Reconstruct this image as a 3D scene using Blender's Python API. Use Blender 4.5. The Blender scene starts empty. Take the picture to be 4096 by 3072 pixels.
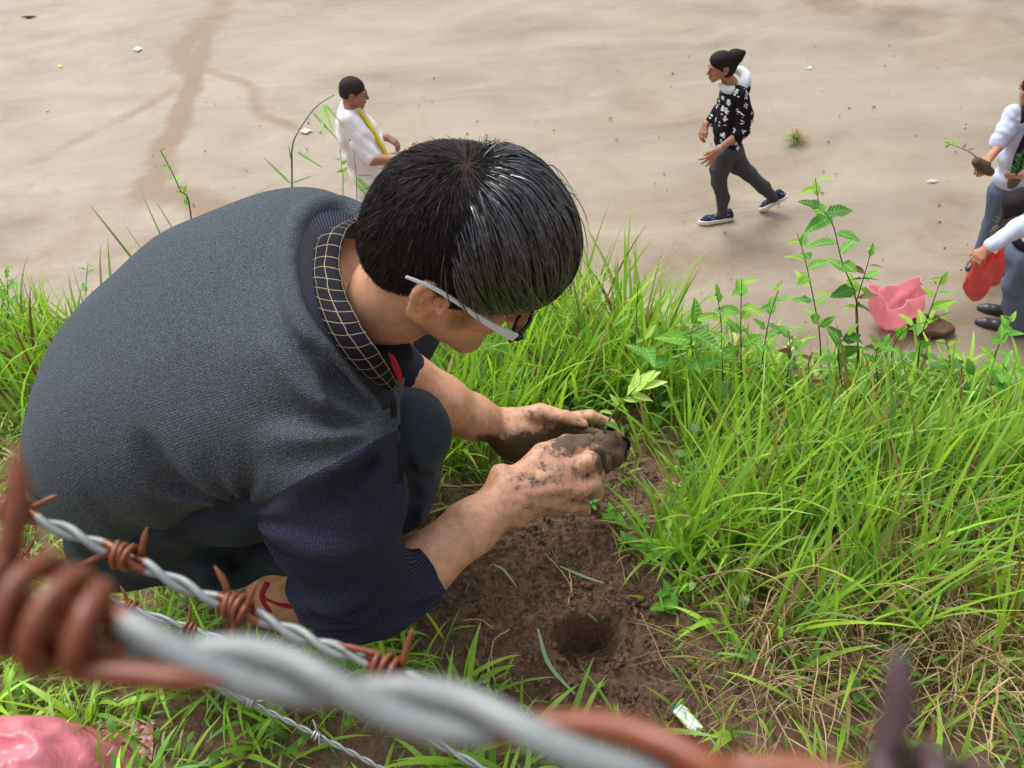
import bpy, math, random
import numpy as np
from mathutils import Vector, Matrix

rng = np.random.default_rng(11)
random.seed(11)
SC = bpy.context.scene
COL = SC.collection

# ------------------------------------------------------------------ camera
H = 4.4                                   # eye height above the road
F = 852.0                                 # focal length in pixels of a 1024 x 768 picture
PITCH = math.radians(45.0)
ROLL = math.radians(5.0)
C0 = np.array([0.0, 0.0, H])
_fw = np.array([0, math.cos(PITCH), -math.sin(PITCH)])
_r0 = np.array([1.0, 0, 0]); _u0 = np.array([0, math.sin(PITCH), math.cos(PITCH)])
RT = math.cos(ROLL) * _r0 - math.sin(ROLL) * _u0
UP = math.cos(ROLL) * _u0 + math.sin(ROLL) * _r0
FW = _fw
cam_d = bpy.data.cameras.new('camera'); cam = bpy.data.objects.new('camera', cam_d)
COL.objects.link(cam); SC.camera = cam
cam_d.sensor_width = 36.0; cam_d.lens = 36.0 * F / 1024.0
cam_d.clip_start = 0.01; cam_d.clip_end = 300
M = Matrix.Identity(4)
for i in range(3):
    M[i][0] = RT[i]; M[i][1] = UP[i]; M[i][2] = -FW[i]; M[i][3] = C0[i]
cam.matrix_world = M
cam_d.dof.use_dof = True
cam_d.dof.focus_distance = 1.15
cam_d.dof.aperture_fstop = 20.0

# ------------------------------------------------------------------ daylight (overcast)
world = bpy.data.worlds.new('World'); SC.world = world; world.use_nodes = True
wn = world.node_tree; wn.nodes.clear()
wo = wn.nodes.new('ShaderNodeOutputWorld'); wb = wn.nodes.new('ShaderNodeBackground')
sky = wn.nodes.new('ShaderNodeTexSky'); sky.sky_type = 'NISHITA'; sky.sun_disc = False
SUN_EL = math.radians(62); SUN_AZ = math.radians(-35)
sky.sun_elevation = SUN_EL; sky.sun_rotation = SUN_AZ
sky.air_density = 1.0; sky.dust_density = 6.0; sky.ozone_density = 1.0
hs = wn.nodes.new('ShaderNodeHueSaturation'); hs.inputs['Saturation'].default_value = 0.25
wn.links.new(sky.outputs[0], hs.inputs['Color'])
wn.links.new(hs.outputs[0], wb.inputs[0]); wb.inputs[1].default_value = 0.15
wn.links.new(wb.outputs[0], wo.inputs[0])
sun_d = bpy.data.lights.new('sun', 'SUN'); sun = bpy.data.objects.new('sun', sun_d); COL.objects.link(sun)
sun_d.energy = 0.8; sun_d.angle = math.radians(25); sun_d.color = (1.0, 0.965, 0.91)
sun_dir = Vector((math.sin(SUN_AZ) * math.cos(SUN_EL), math.cos(SUN_AZ) * math.cos(SUN_EL), math.sin(SUN_EL)))
sun.rotation_euler = sun_dir.to_track_quat('Z', 'Y').to_euler()
SC.view_settings.view_transform = 'Standard'; SC.view_settings.look = 'None'
SC.view_settings.gamma = 1.0; SC.view_settings.use_curve_mapping = False
SC.view_settings.exposure = 0.62
SC.render.engine = 'CYCLES'
SC.cycles.max_bounces = 6; SC.cycles.diffuse_bounces = 3; SC.cycles.glossy_bounces = 3
SC.cycles.transmission_bounces = 4; SC.cycles.transparent_max_bounces = 6
SC.cycles.use_adaptive_sampling = True

# ------------------------------------------------------------------ where things stand
def K(px, py, d):
    """point seen at (px, py) of the photograph and d metres deep"""
    return C0 + d * ((px - 512) / F * RT - (py - 384) / F * UP + FW)
def proj(P):
    P = np.asarray(P, float) - C0
    d = P @ FW
    return np.stack([512 + F * (P @ RT) / d, 384 - F * (P @ UP) / d, d], -1)
def Z(px, py, z):
    """point at height z seen at (px, py)"""
    r = (px - 512) / F * RT - (py - 384) / F * UP + FW
    return C0 + r * ((z - H) / r[2])
def sstep(a, b, x):
    t = np.clip((x - a) / (b - a), 0, 1); return t * t * (3 - 2 * t)
def vnoise(x, y, seed=0):
    """smooth value noise, vectorised"""
    xi = np.floor(x).astype(np.int64); yi = np.floor(y).astype(np.int64)
    xf = x - xi; yf = y - yi
    u = xf * xf * (3 - 2 * xf); v = yf * yf * (3 - 2 * yf)
    def h(a, b):
        n = (a * 374761393 + b * 668265263 + seed * 1274126177) & 0x7fffffff
        n = ((n ^ (n >> 13)) * 1274126177) & 0x7fffffff
        return ((n ^ (n >> 16)) & 0xffff) / 65535.0
    return (h(xi, yi) * (1 - u) + h(xi + 1, yi) * u) * (1 - v) + (h(xi, yi + 1) * (1 - u) + h(xi + 1, yi + 1) * u) * v
HOLE = None
def edge_y(x):
    return 1.41 - 0.16 * (x - .2) - .13 * np.maximum(x - .2, 0) - .04 * sstep(.22, .42, x) + 0.03 * np.sin(x * 3.1 + 1) + 0.03 * np.sin(x * 8.3)
def ground(x, y):
    x = np.asarray(x, float); y = np.asarray(y, float)
    e = edge_y(x)
    z = H - 1.235 - 0.10 * y + 0.03 * (vnoise(x * 3, y * 3, 3) - .5) + 0.014 * (vnoise(x * 11, y * 11, 4) - .5)
    z = np.where(y < 0.25, z + (0.25 - y) * 0.25, z)
    over = np.maximum(y - e, 0)
    z = z - np.minimum(over, 0.25) ** 2 * 2.4 - np.maximum(over - 0.25, 0) * 1.55
    z = z + 0.0
    if HOLE is not None:
        r = np.hypot((x - HOLE[0]), (y - HOLE[1]))
        z = z - 0.088 * (1 - sstep(0.034, 0.062 + .007 * np.sin(3 * np.arctan2(y - HOLE[1], x - HOLE[0])), r)) + 0.010 * np.exp(-((r - 0.078) / 0.02) ** 2)
    return np.maximum(z, -0.05)
def G(px, py):
    """point of the bank seen at (px, py)"""
    r = (px - 512) / F * RT - (py - 384) / F * UP + FW
    t = np.linspace(0.6, 8, 3000)
    P = C0[None] + t[:, None] * r[None]
    g = np.maximum(ground(P[:, 0], P[:, 1]), 0)
    i = int(np.argmax(P[:, 2] < g))
    a, b = t[max(i - 1, 0)], t[i]
    for _ in range(20):
        m = (a + b) / 2; q = C0 + m * r
        if q[2] < max(float(ground(q[0], q[1])), 0): b = m
        else: a = m
    return C0 + b * r
_h = G(588, 640); HOLE = (_h[0], _h[1])

# ------------------------------------------------------------------ naming
def tag(o, label=None, cat=None, group=None, kind=None):
    if label: o['label'] = label
    if cat: o['category'] = cat
    if group: o['group'] = group
    if kind: o['kind'] = kind
    return o
def empty(name, loc, label=None, cat=None, group=None):
    o = bpy.data.objects.new(name, None); COL.objects.link(o)
    o.location = Vector(loc); o.empty_display_size = 0.05
    return tag(o, label, cat, group)
def obj(name, V, Fc, mat, parent=None, smooth=True, uv=None, attrs=None):
    """mesh object from world-space vertices; origin follows its thing"""
    V = np.asarray(V, float).reshape(-1, 3)
    if parent is not None:
        root = parent
        while root.parent: root = root.parent
        org = np.array(root.location)
    else:
        org = np.array([V[:, 0].mean(), V[:, 1].mean(), V[:, 2].min()])
    me = bpy.data.meshes.new(name)
    if isinstance(Fc, np.ndarray):
        n = Fc.shape[1]; L = Fc.astype(np.int32).ravel()
        me.vertices.add(len(V)); me.vertices.foreach_set('co', (V - org).astype(np.float32).ravel())
        me.loops.add(len(L)); me.loops.foreach_set('vertex_index', L)
        me.polygons.add(len(Fc)); me.polygons.foreach_set('loop_start', np.arange(len(Fc), dtype=np.int32) * n)
        me.update(calc_edges=True)
    else:
        me.from_pydata([tuple(v) for v in (V - org)], [], [tuple(int(i) for i in f) for f in Fc])
        me.update()
    me.validate()
    if smooth: me.polygons.foreach_set('use_smooth', np.ones(len(me.polygons), bool))
    if uv is not None:
        ul = me.uv_layers.new(name='uv')
        li = np.empty(len(me.loops), np.int32); me.loops.foreach_get('vertex_index', li)
        ul.data.foreach_set('uv', np.asarray(uv, np.float32)[li].ravel())
    if attrs:
        for k, a in attrs.items():
            a = np.asarray(a, np.float32)
            if a.ndim == 1:
                at = me.attributes.new(k, 'FLOAT', 'POINT'); at.data.foreach_set('value', a)
            else:
                at = me.attributes.new(k, 'FLOAT_VECTOR', 'POINT'); at.data.foreach_set('vector', a.ravel())
    if mat is not None: me.materials.append(mat)
    o = bpy.data.objects.new(name, me); COL.objects.link(o)
    if parent is None: o.location = Vector(org)
    else: o.parent = parent
    return o

# ------------------------------------------------------------------ smooth bodies from distance fields
def nrm(v):
    v = np.asarray(v, float); return v / (np.linalg.norm(v) + 1e-12)
class SDF:
    def __init__(s): s.p = []
    def cone(s, a, b, ra, rb, k=0.01, op='u'):
        a = np.asarray(a, float); b = np.asarray(b, float)
        R = max(ra, rb)
        s.p.append(('c', (a, b, ra, rb), k, op, np.minimum(a, b) - R, np.maximum(a, b) + R)); return s
    def ell(s, c, r, R=None, k=0.01, op='u'):
        c = np.asarray(c, float); r = np.asarray(r, float)
        R = np.eye(3) if R is None else np.asarray(R, float)      # rows = local axes
        e = np.sqrt(((R * r[:, None]) ** 2).sum(0))
        s.p.append(('e', (c, r, R), k, op, c - e, c + e)); return s
    def chain(s, pts, rad, k=0.01, op='u'):
        for i in range(len(pts) - 1): s.cone(pts[i], pts[i + 1], rad[i], rad[i + 1], k if i else k, op)
        return s
    def add(s, other, grow=0.0):
        for t, a, k, op, lo, hi in other.p:
            if t == 'c': s.cone(a[0], a[1], a[2] + grow, a[3] + grow, k, op)
            else: s.ell(a[0], a[1] + grow, a[2], k, op)
        return s
    @staticmethod
    def _d(t, a, P):
        if t == 'c':
            ba = a[1] - a[0]; pa = P - a[0]
            h = np.clip((pa @ ba) / (ba @ ba + 1e-12), 0, 1)
            q = pa - h[..., None] * ba
            return np.sqrt((q * q).sum(-1)) - (a[2] + (a[3] - a[2]) * h)
        q = (P - a[0]) @ a[2].T
        k0 = np.sqrt(((q / a[1]) ** 2).sum(-1)); k1 = np.sqrt(((q / a[1] ** 2) ** 2).sum(-1))
        return k0 * (k0 - 1) / np.maximum(k1, 1e-9)
    @staticmethod
    def _c(f, d, k, op):
        if op == 'u':
            if k <= 0: return np.minimum(f, d)
            h = np.maximum(k - np.abs(f - d), 0) / k
            return np.minimum(f, d) - h * h * k * 0.25
        h = np.maximum(k - np.abs(f + d), 0) / max(k, 1e-6)
        return np.maximum(f, -d) + h * h * k * 0.25
    def ev(s, P):
        f = np.full(P.shape[:-1], 5.0)
        for t, a, k, op, lo, hi in s.p: f = s._c(f, s._d(t, a, P), k, op)
        return f
    def grad(s, P, e=0.002):
        g = np.stack([s.ev(P + np.eye(3)[i] * e) - s.ev(P - np.eye(3)[i] * e) for i in range(3)], -1)
        return g / (np.linalg.norm(g, axis=-1, keepdims=True) + 1e-12)
    def hit(s, px, py, lo=0.3, hi=3.0):
        """first surface point seen at (px, py); nearest approach if missed"""
        r = (px - 512) / F * RT - (py - 384) / F * UP + FW
        t = np.linspace(lo, hi, 900); P = C0 + t[:, None] * r
        f = s.ev(P); i = np.argmax(f < 0)
        if f[i] >= 0: return P[np.argmin(f)]
        return P[i]
    def mesh(s, h, smooth=1, lo=None, hi=None, disp=None):
        L = np.min([p[4] for p in s.p if p[3] == 'u'], 0) - 4 * h
        U = np.max([p[5] for p in s.p if p[3] == 'u'], 0) + 4 * h
        if lo is not None: L = np.maximum(L, lo)
        if hi is not None: U = np.minimum(U, hi)
        n = np.ceil((U - L) / h).astype(int) + 1
        Fd = np.full(n, 1.0, np.float32)
        for t, a, k, op, l, u in s.p:
            m = k + 4 * h
            i0 = np.clip(np.floor((l - m - L) / h).astype(int), 0, n); i1 = np.clip(np.ceil((u + m - L) / h).astype(int) + 1, 0, n)
            if (i1 <= i0).any(): continue
            g = np.stack(np.meshgrid(*[L[d] + h * np.arange(i0[d], i1[d]) for d in range(3)], indexing='ij'), -1)
            sl = tuple(slice(i0[d], i1[d]) for d in range(3))
            Fd[sl] = s._c(Fd[sl], s._d(t, a, g), k, op)
        if disp is not None:
            idx = np.argwhere(np.abs(Fd) < 4 * h)
            P = L + idx * h
            Fd[idx[:, 0], idx[:, 1], idx[:, 2]] += disp(P)
        return surfnets(Fd, L, h, smooth)
def surfnets(Fd, L, h, smooth=1):
    S = Fd < 0
    c = np.zeros(np.array(S.shape) - 1, np.uint8)
    for i in (0, 1):
        for j in (0, 1):
            for k in (0, 1):
                c += S[i:S.shape[0] - 1 + i, j:S.shape[1] - 1 + j, k:S.shape[2] - 1 + k]
    ci = np.argwhere((c > 0) & (c < 8))
    idx = np.full(c.shape, -1, np.int32); idx[ci[:, 0], ci[:, 1], ci[:, 2]] = np.arange(len(ci))
    acc = np.zeros((len(ci), 3)); cnt = np.zeros(len(ci))
    cor = [(i, j, k) for i in (0, 1) for j in (0, 1) for k in (0, 1)]
    for a in cor:
        for ax in range(3):
            if a[ax]: continue
            b = list(a); b[ax] = 1
            fa = Fd[ci[:, 0] + a[0], ci[:, 1] + a[1], ci[:, 2] + a[2]]; fb = Fd[ci[:, 0] + b[0], ci[:, 1] + b[1], ci[:, 2] + b[2]]
            m = (fa < 0) != (fb < 0)
            t = fa / np.where(fa == fb, 1, fa - fb)
            p = np.tile(np.array(a, float), (len(ci), 1)); p[:, ax] = t
            acc[m] += p[m]; cnt[m] += 1
    V = L + h * (ci + acc / np.maximum(cnt, 1)[:, None])
    fs = []
    for ax in range(3):
        o1, o2 = [(1, 2), (2, 0), (0, 1)][ax]
        sa = [slice(None)] * 3; sb = [slice(None)] * 3
        sa[ax] = slice(0, -1); sb[ax] = slice(1, None)
        A = S[tuple(sa)]; B = S[tuple(sb)]
        e = np.argwhere(A != B)
        e = e[(e[:, o1] > 0) & (e[:, o2] > 0) & (e[:, o1] < S.shape[o1] - 1) & (e[:, o2] < S.shape[o2] - 1)]
        if not len(e): continue
        def at(d1, d2):
            q = e.copy(); q[:, o1] += d1; q[:, o2] += d2; return idx[q[:, 0], q[:, 1], q[:, 2]]
        f = np.stack([at(-1, -1), at(0, -1), at(0, 0), at(-1, 0)], 1)
        inside = A[e[:, 0], e[:, 1], e[:, 2]]
        f = np.where(inside[:, None], f, f[:, ::-1])
        fs.append(f)
    Fc = np.concatenate(fs)
    Fc = Fc[(Fc >= 0).all(1)]
    for _ in range(smooth): V = relax(V, Fc, 0.5)
    return V, Fc
def relax(V, Fc, w=0.5):
    n = Fc.shape[1]
    a = np.concatenate([Fc[:, i] for i in range(n)]); b = np.concatenate([Fc[:, (i + 1) % n] for i in range(n)])
    s = np.zeros_like(V); c = np.zeros(len(V))
    for i in range(3):
        s[:, i] = np.bincount(a, V[b, i], len(V)) + np.bincount(b, V[a, i], len(V))
    c = np.bincount(a, minlength=len(V)) + np.bincount(b, minlength=len(V))
    return V * (1 - w) + w * s / np.maximum(c, 1)[:, None]
def joinm(parts):
    Vs, Fs, n = [], [], 0
    for V, Fc in parts:
        Vs.append(V); Fs.append(Fc + n); n += len(V)
    return np.concatenate(Vs), np.concatenate(Fs)
def keep_faces(V, Fc, m):
    Fc = Fc[m]; u, inv = np.unique(Fc, return_inverse=True)
    return V[u], inv.reshape(Fc.shape)
def spline(P, n):
    """Catmull-Rom through P, n samples"""
    P = np.asarray(P, float)
    if len(P) == 2: return P[0] + (P[1] - P[0]) * np.linspace(0, 1, n)[:, None]
    Q = np.concatenate([[2 * P[0] - P[1]], P, [2 * P[-1] - P[-2]]])
    t = np.linspace(0, len(P) - 1 - 1e-9, n); i = t.astype(int); u = (t - i)[:, None]
    a, b, c, d = Q[i], Q[i + 1], Q[i + 2], Q[i + 3]
    return 0.5 * (2 * b + (c - a) * u + (2 * a - 5 * b + 4 * c - d) * u ** 2 + (3 * b - a - 3 * c + d) * u ** 3)
def tube(P, R, n=6, cap=True):
    """swept tube; R scalar or per point"""
    P = np.asarray(P, float); m = len(P); R = np.broadcast_to(np.asarray(R, float), (m,))
    T = np.gradient(P, axis=0); T /= np.linalg.norm(T, axis=1, keepdims=True) + 1e-12
    N = np.zeros_like(P); a = np.array([0, 0, 1.0]) if abs(T[0, 2]) < 0.9 else np.array([1.0, 0, 0])
    N[0] = nrm(np.cross(T[0], a))
    for i in range(1, m):
        v = N[i - 1] - T[i] * (N[i - 1] @ T[i]); N[i] = nrm(v)
    B = np.cross(T, N)
    th = np.arange(n) * 2 * math.pi / n
    V = P[:, None] + R[:, None, None] * (np.cos(th)[None, :, None] * N[:, None] + np.sin(th)[None, :, None] * B[:, None])
    V = V.reshape(-1, 3)
    i = np.arange(m - 1)[:, None] * n; j = np.arange(n)[None]; j2 = (j + 1) % n
    Fc = np.stack([i + j, i + j2, i + n + j2, i + n + j], -1).reshape(-1, 4)
    if cap:
        V = np.concatenate([V, P[:1], P[-1:]]); c0 = m * n; c1 = c0 + 1
        jj = np.arange(n)
        f0 = np.stack([np.full(n, c0), (jj + 1) % n, jj, jj], 1)
        f1 = np.stack([np.full(n, c1), (m - 1) * n + jj, (m - 1) * n + (jj + 1) % n, (m - 1) * n + (jj + 1) % n], 1)
        tri = np.concatenate([f0, f1])
        Fc = np.concatenate([Fc, tri])
    return V, Fc
def fixq(Fc):
    """quads with a doubled last index -> python faces"""
    return [tuple(f[:3]) if f[2] == f[3] else tuple(f) for f in Fc.tolist()]

# ------------------------------------------------------------------ materials
def mat(name, base=(.5, .5, .5), rough=0.6, spec=0.5, metal=0.0, sheen=0.0, sss=0.0, trans=0.0, alpha=None, build=None, coat=0.0):
    m = bpy.data.materials.new(name); m.use_nodes = True
    nt = m.node_tree; b = nt.nodes['Principled BSDF']
    b.inputs['Base Color'].default_value = (*base, 1); b.inputs['Roughness'].default_value = rough
    b.inputs['Specular IOR Level'].default_value = spec; b.inputs['Metallic'].default_value = metal
    b.inputs['Sheen Weight'].default_value = sheen; b.inputs['Sheen Roughness'].default_value = 0.5
    b.inputs['Coat Weight'].default_value = coat
    if sss:
        b.inputs['Subsurface Weight'].default_value = sss
        b.inputs['Subsurface Radius'].default_value = (1, .35, .2); b.inputs['Subsurface Scale'].default_value = 0.008
    b.inputs['Transmission Weight'].default_value = trans
    if build: build(NT(nt), b)
    return m
class NT:
    def __init__(s, nt): s.nt = nt
    def n(s, t, **kw):
        nd = s.nt.nodes.new(t)
        for k, v in kw.items(): setattr(nd, k, v)
        return nd
    def l(s, a, b): s.nt.links.new(a, b)
    def coord(s, which='Object', scale=(1, 1, 1), rot=(0, 0, 0)):
        c = s.n('ShaderNodeTexCoord'); m = s.n('ShaderNodeMapping')
        m.inputs['Scale'].default_value = scale; m.inputs['Rotation'].default_value = rot
        s.l(c.outputs[which], m.inputs[0]); return m.outputs[0]
    def noise(s, v, scale, detail=4, rough=.55, dist=0.0):
        t = s.n('ShaderNodeTexNoise'); t.inputs['Scale'].default_value = scale
        t.inputs['Detail'].default_value = detail; t.inputs['Roughness'].default_value = rough
        t.inputs['Distortion'].default_value = dist
        if v is not None: s.l(v, t.inputs['Vector'])
        return t.outputs['Fac']
    def ramp(s, f, stops, interp='LINEAR'):
        r = s.n('ShaderNodeValToRGB'); r.color_ramp.interpolation = interp
        e = r.color_ramp.elements
        while len(e) < len(stops): e.new(0.5)
        for x, (p, c) in zip(e, stops):
            x.position = p; x.color = (*c, 1) if not isinstance(c, (int, float)) else (c, c, c, 1)
        s.l(f, r.inputs[0]); return r.outputs[0]
    def mix(s, f, a, b, mode='MIX'):
        m = s.n('ShaderNodeMix', data_type='RGBA', blend_type=mode)
        for v, i in ((f, 0), (a, 6), (b, 7)):
            if isinstance(v, (int, float)): m.inputs[i].default_value = v if i == 0 else (v, v, v, 1)
            elif isinstance(v, tuple): m.inputs[i].default_value = (*v, 1)
            else: s.l(v, m.inputs[i])
        return m.outputs[2]
    def math(s, op, a, b=0.0, c=None):
        m = s.n('ShaderNodeMath', operation=op)
        for v, i in ((a, 0), (b, 1), (c, 2)):
            if v is None: continue
            if isinstance(v, (int, float)): m.inputs[i].default_value = v
            else: s.l(v, m.inputs[i])
        return m.outputs[0]
    def attr(s, name, out='Fac'):
        a = s.n('ShaderNodeAttribute'); a.attribute_name = name; return a.outputs[out]
    def bump(s, h, strength=.3, dist=.002, bsdf=None, normal=None):
        b = s.n('ShaderNodeBump'); b.inputs['Strength'].default_value = strength; b.inputs['Distance'].default_value = dist
        s.l(h, b.inputs['Height'])
        if normal is not None: s.l(normal, b.inputs['Normal'])
        if bsdf is not None: s.l(b.outputs[0], bsdf.inputs['Normal'])
        return b.outputs[0]
# ================================================================== the road and the bank
def b_road(t, b):
    g = t.n('ShaderNodeNewGeometry'); pos = g.outputs['Position']
    def mp(scale, rot=0.0):
        m = t.n('ShaderNodeMapping'); m.inputs['Scale'].default_value = scale; m.inputs['Rotation'].default_value = (0, 0, rot); t.l(pos, m.inputs[0]); return m.outputs[0]
    str_ = t.noise(mp((.6, 1.3, 1), math.radians(-35)), 1.1, 8, .62, .8)
    big = t.noise(mp((1, 1, 1)), .38, 4, .55, .6)
    fine = t.noise(mp((1, 1, 1)), 46, 6, .75)
    grit = t.noise(mp((1, 1, 1)), 90, 2, .5); dk = t.noise(mp((1, 1, 1)), 62, 3, .6)
    c = t.ramp(str_, [(.28, (.150, .113, .073)), (.5, (.256, .205, .143)), (.74, (.352, .298, .220))])
    c = t.mix(t.ramp(big, [(.35, 0.0), (.7, .55)]), c, (.345, .305, .245))
    c = t.mix(t.math('MULTIPLY', t.ramp(fine, [(.3, 1.0), (.6, 0.0)]), .22), c, (.155, .115, .080))
    c = t.mix(t.ramp(grit, [(.70, 0.0), (.76, .5)]), c, (.50, .45, .38))
    c = t.mix(t.ramp(dk, [(.70, 0.0), (.75, .55)]), c, (.10, .07, .05))
    # wet silt tracks, drawn from the run-off lines on the road
    st = t.attr('silt'); wob = t.noise(mp((1, 1, 1)), 2.2, 6, .65)
    e = t.math('ADD', st, t.math('MULTIPLY_ADD', wob, 1.7, -.85))
    f = t.math('MULTIPLY', t.ramp(e, [(.18, 0.0), (.70, .85)]), t.ramp(st, [(.02, 0.0), (.22, 1.0)]))
    c = t.mix(f, c, (.18, .112, .052))
    tk = t.noise(mp((1.2, .35, 1), math.radians(28)), 3.0, 6, .7, .5)
    c = t.mix(t.ramp(tk, [(.56, 0.0), (.72, .30)]), c, (.20, .145, .10))
    t.l(c, b.inputs['Base Color'])
    wet = t.noise(mp((.5, 1.6, 1), math.radians(-25)), .9, 5, .6)
    r = t.ramp(wet, [(.38, .55), (.62, .18)]); t.l(r, b.inputs['Roughness'])
    t.bump(t.math('ADD', fine, t.math('MULTIPLY', str_, .6)), .18, .005, b)
ROADM = mat('wet_muddy_road', rough=.5, spec=.45, build=b_road)
nx, ny = 300, 260
nx = 340; X = np.concatenate([-np.geomspace(60, 9.2, 20), np.linspace(-9, 9, 300), np.geomspace(9.2, 60, 20)]); Y = np.concatenate([np.linspace(1.5, 11, 230), np.linspace(11.3, 90, 30)])
gx, gy = np.meshgrid(X, Y, indexing='ij'); 

gz = .018 * (vnoise(gx * .8, gy * .8, 5) - .5) + .006 * (vnoise(gx * 3, gy * 3, 6) - .5)
silt = np.zeros_like(gx)
def track(pts, w0, w1, amt=1.0):
    global silt
    P = spline([Z(px, py, 0) for px, py in pts], 80)[:, :2]
    wd = np.linspace(w0, w1, 80)
    d = np.full(gx.shape, 9.0)
    for p, w in zip(P, wd): d = np.minimum(d, np.hypot(gx - p[0], gy - p[1]) / w)
    silt = np.maximum(silt, amt * np.exp(-(d * .85) ** 2))
track([(215, 0), (205, 30), (182, 50), (186, 70)], .3, .14, .8)
track([(206, 40), (190, 90), (175, 130), (160, 160), (150, 190)], .10, .17, 1)
track([(150, 190), (180, 195), (205, 205), (225, 225), (260, 240)], .16, .3, .8)
track([(205, 70), (250, 85), (258, 110), (300, 130)], .09, .08, .6)
track([(200, 70), (150, 105), (100, 130), (40, 160)], .09, .12, .5)
track([(150, 190), (120, 215), (70, 240), (20, 290)], .2, .3, .35)
track([(0, 90), (30, 70), (60, 55)], .2, .1, .25)
track([(380, 185), (405, 165), (375, 160)], .18, .14, .6)
track([(810, 0), (850, 10), (905, 12)], .35, .2, .6)
track([(-20, 250), (60, 262), (130, 250), (190, 262)], .3, .2, .3)
track([(740, 260), (800, 270), (860, 300)], .3, .3, .3)
track([(-60, 210), (60, 235), (150, 225)], .9, .8, .3)
track([(-40, 60), (80, 60), (190, 30)], .9, .6, .22)
track([(250, 215), (300, 200), (345, 190)], .5, .4, .28)
track([(650, 290), (720, 262), (800, 290)], .35, .4, .28)
track([(940, 210), (985, 285), (1030, 300)], .35, .5, .3)
I = np.arange(nx * len(Y)).reshape(nx, len(Y))
Fq = np.stack([I[:-1, :-1], I[1:, :-1], I[1:, 1:], I[:-1, 1:]], -1).reshape(-1, 4)
road = obj('road', np.stack([gx, gy, gz], -1).reshape(-1, 3), Fq, ROADM, attrs={'silt': silt.ravel()})
tag(road, 'pale wet road of packed mud and concrete below the grassy bank', kind='structure')
del road['label']
road['label'] = 'pale wet muddy road crossed by brown run-off stains'

# ---- the bank
def b_soil(t, b):
    o = t.n('ShaderNodeNewGeometry').outputs['Position']
    n = t.noise(o, 9, 5, .6); n2 = t.noise(o, 70, 5, .7); n3 = t.noise(o, 320, 3, .6)
    c = t.ramp(n2, [(.3, (.115, .064, .042)), (.5, (.24, .142, .097)), (.72, (.37, .245, .172))])
    c = t.mix(t.math('MULTIPLY', n, .5), c, (.15, .088, .060))
    c = t.mix(t.ramp(n3, [(.70, 0.0), (.78, .8)]), c, (.24, .155, .105))
    t.l(c, b.inputs['Base Color'])
    t.l(t.ramp(n2, [(.4, .85), (.7, .5)]), b.inputs['Roughness'])
    t.bump(t.math('ADD', t.math('MULTIPLY', n2, 1.4), n3), .9, .006, b)
SOIL = mat('brown_soil', rough=.8, spec=.3, build=b_soil)
SOILPX = [(398, 560), (430, 500), (470, 486), (540, 470), (585, 440), (622, 432), (632, 470), (628, 530), (655, 575), (690, 640), (712, 690), (690, 735), (650, 745), (600, 720), (530, 715), (470, 690), (440, 650), (400, 640)]
SOILW = np.array([G(*q)[:2] for q in SOILPX])
def soilmask(x, y, soft=.03):
    """1 inside the bare patch, falling to 0 outside; signed distance to the polygon"""
    x = np.asarray(x, float); y = np.asarray(y, float)
    ins = np.zeros(x.shape, bool); dm = np.full(x.shape, 9.0); n = len(SOILW)
    for i in range(n):
        x1, y1 = SOILW[i]; x2, y2 = SOILW[(i + 1) % n]
        cnd = ((y1 > y) != (y2 > y)) & (x < (x2 - x1) * (y - y1) / (y2 - y1 + 1e-12) + x1); ins ^= cnd
        ex, ey = x2 - x1, y2 - y1; t = np.clip(((x - x1) * ex + (y - y1) * ey) / (ex * ex + ey * ey), 0, 1)
        dm = np.minimum(dm, np.hypot(x - x1 - t * ex, y - y1 - t * ey))
    return np.where(ins, dm, -dm)
def terr(x0, x1, nx, y0, y1, ny, fine):
    gx, gy = np.meshgrid(np.linspace(x0, x1, nx), np.linspace(y0, y1, ny), indexing='ij')
    gz = ground(gx, gy)
    if fine:
        sd = soilmask(gx, gy); a = .35 + .65 * sstep(-.02, .03, sd)
        c1 = vnoise(gx * 38, gy * 38, 8); c2 = vnoise(gx * 85, gy * 85, 9); c3 = vnoise(gx * 180, gy * 180, 10)
        gz = gz + a * (.014 * (c1 - .5) + .009 * (c2 - .5) + .005 * (c3 - .5))
    I = np.arange(nx * ny).reshape(nx, ny)
    return np.stack([gx, gy, gz], -1), np.stack([I[:-1, :-1], I[1:, :-1], I[1:, 1:], I[:-1, 1:]], -1)
# one sheet with a fine middle
xs = np.concatenate([-np.geomspace(60, 9.3, 12), np.linspace(-9, -1.45, 40), np.linspace(-1.4, -.35, 70), np.linspace(-.345, .46, 290), np.linspace(.47, 1.6, 75), np.linspace(1.7, 9, 40), np.geomspace(9.3, 60, 12)])
ys = np.concatenate([-np.geomspace(40, 2.7, 10), np.linspace(-2.5, .2, 20), np.linspace(.24, .42, 10), np.linspace(.425, 1.22, 280), np.linspace(1.24, 2.3, 55), np.linspace(2.4, 5.2, 30)])
gx, gy = np.meshgrid(xs, ys, indexing='ij'); gz = ground(gx, gy)
sd = soilmask(gx, gy); a = .35 + .65 * sstep(-.02, .03, sd)
def billow(x, y, s): return np.abs(2 * vnoise(x, y, s) - 1)
fin = a * (.016 * (vnoise(gx * 36, gy * 36, 8) - .5) + .012 * (billow(gx * 70, gy * 70, 9) - .5) + .007 * (billow(gx * 150 + gy * 30, gy * 150, 10) - .5))
gz = np.maximum(gz + fin, -.12)
gz = np.where((gz < .01) & (gy > 3), -.12, gz)
I = np.arange(len(xs) * len(ys)).reshape(len(xs), len(ys))
Fq = np.stack([I[:-1, :-1], I[1:, :-1], I[1:, 1:], I[:-1, 1:]], -1).reshape(-1, 4)
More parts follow.
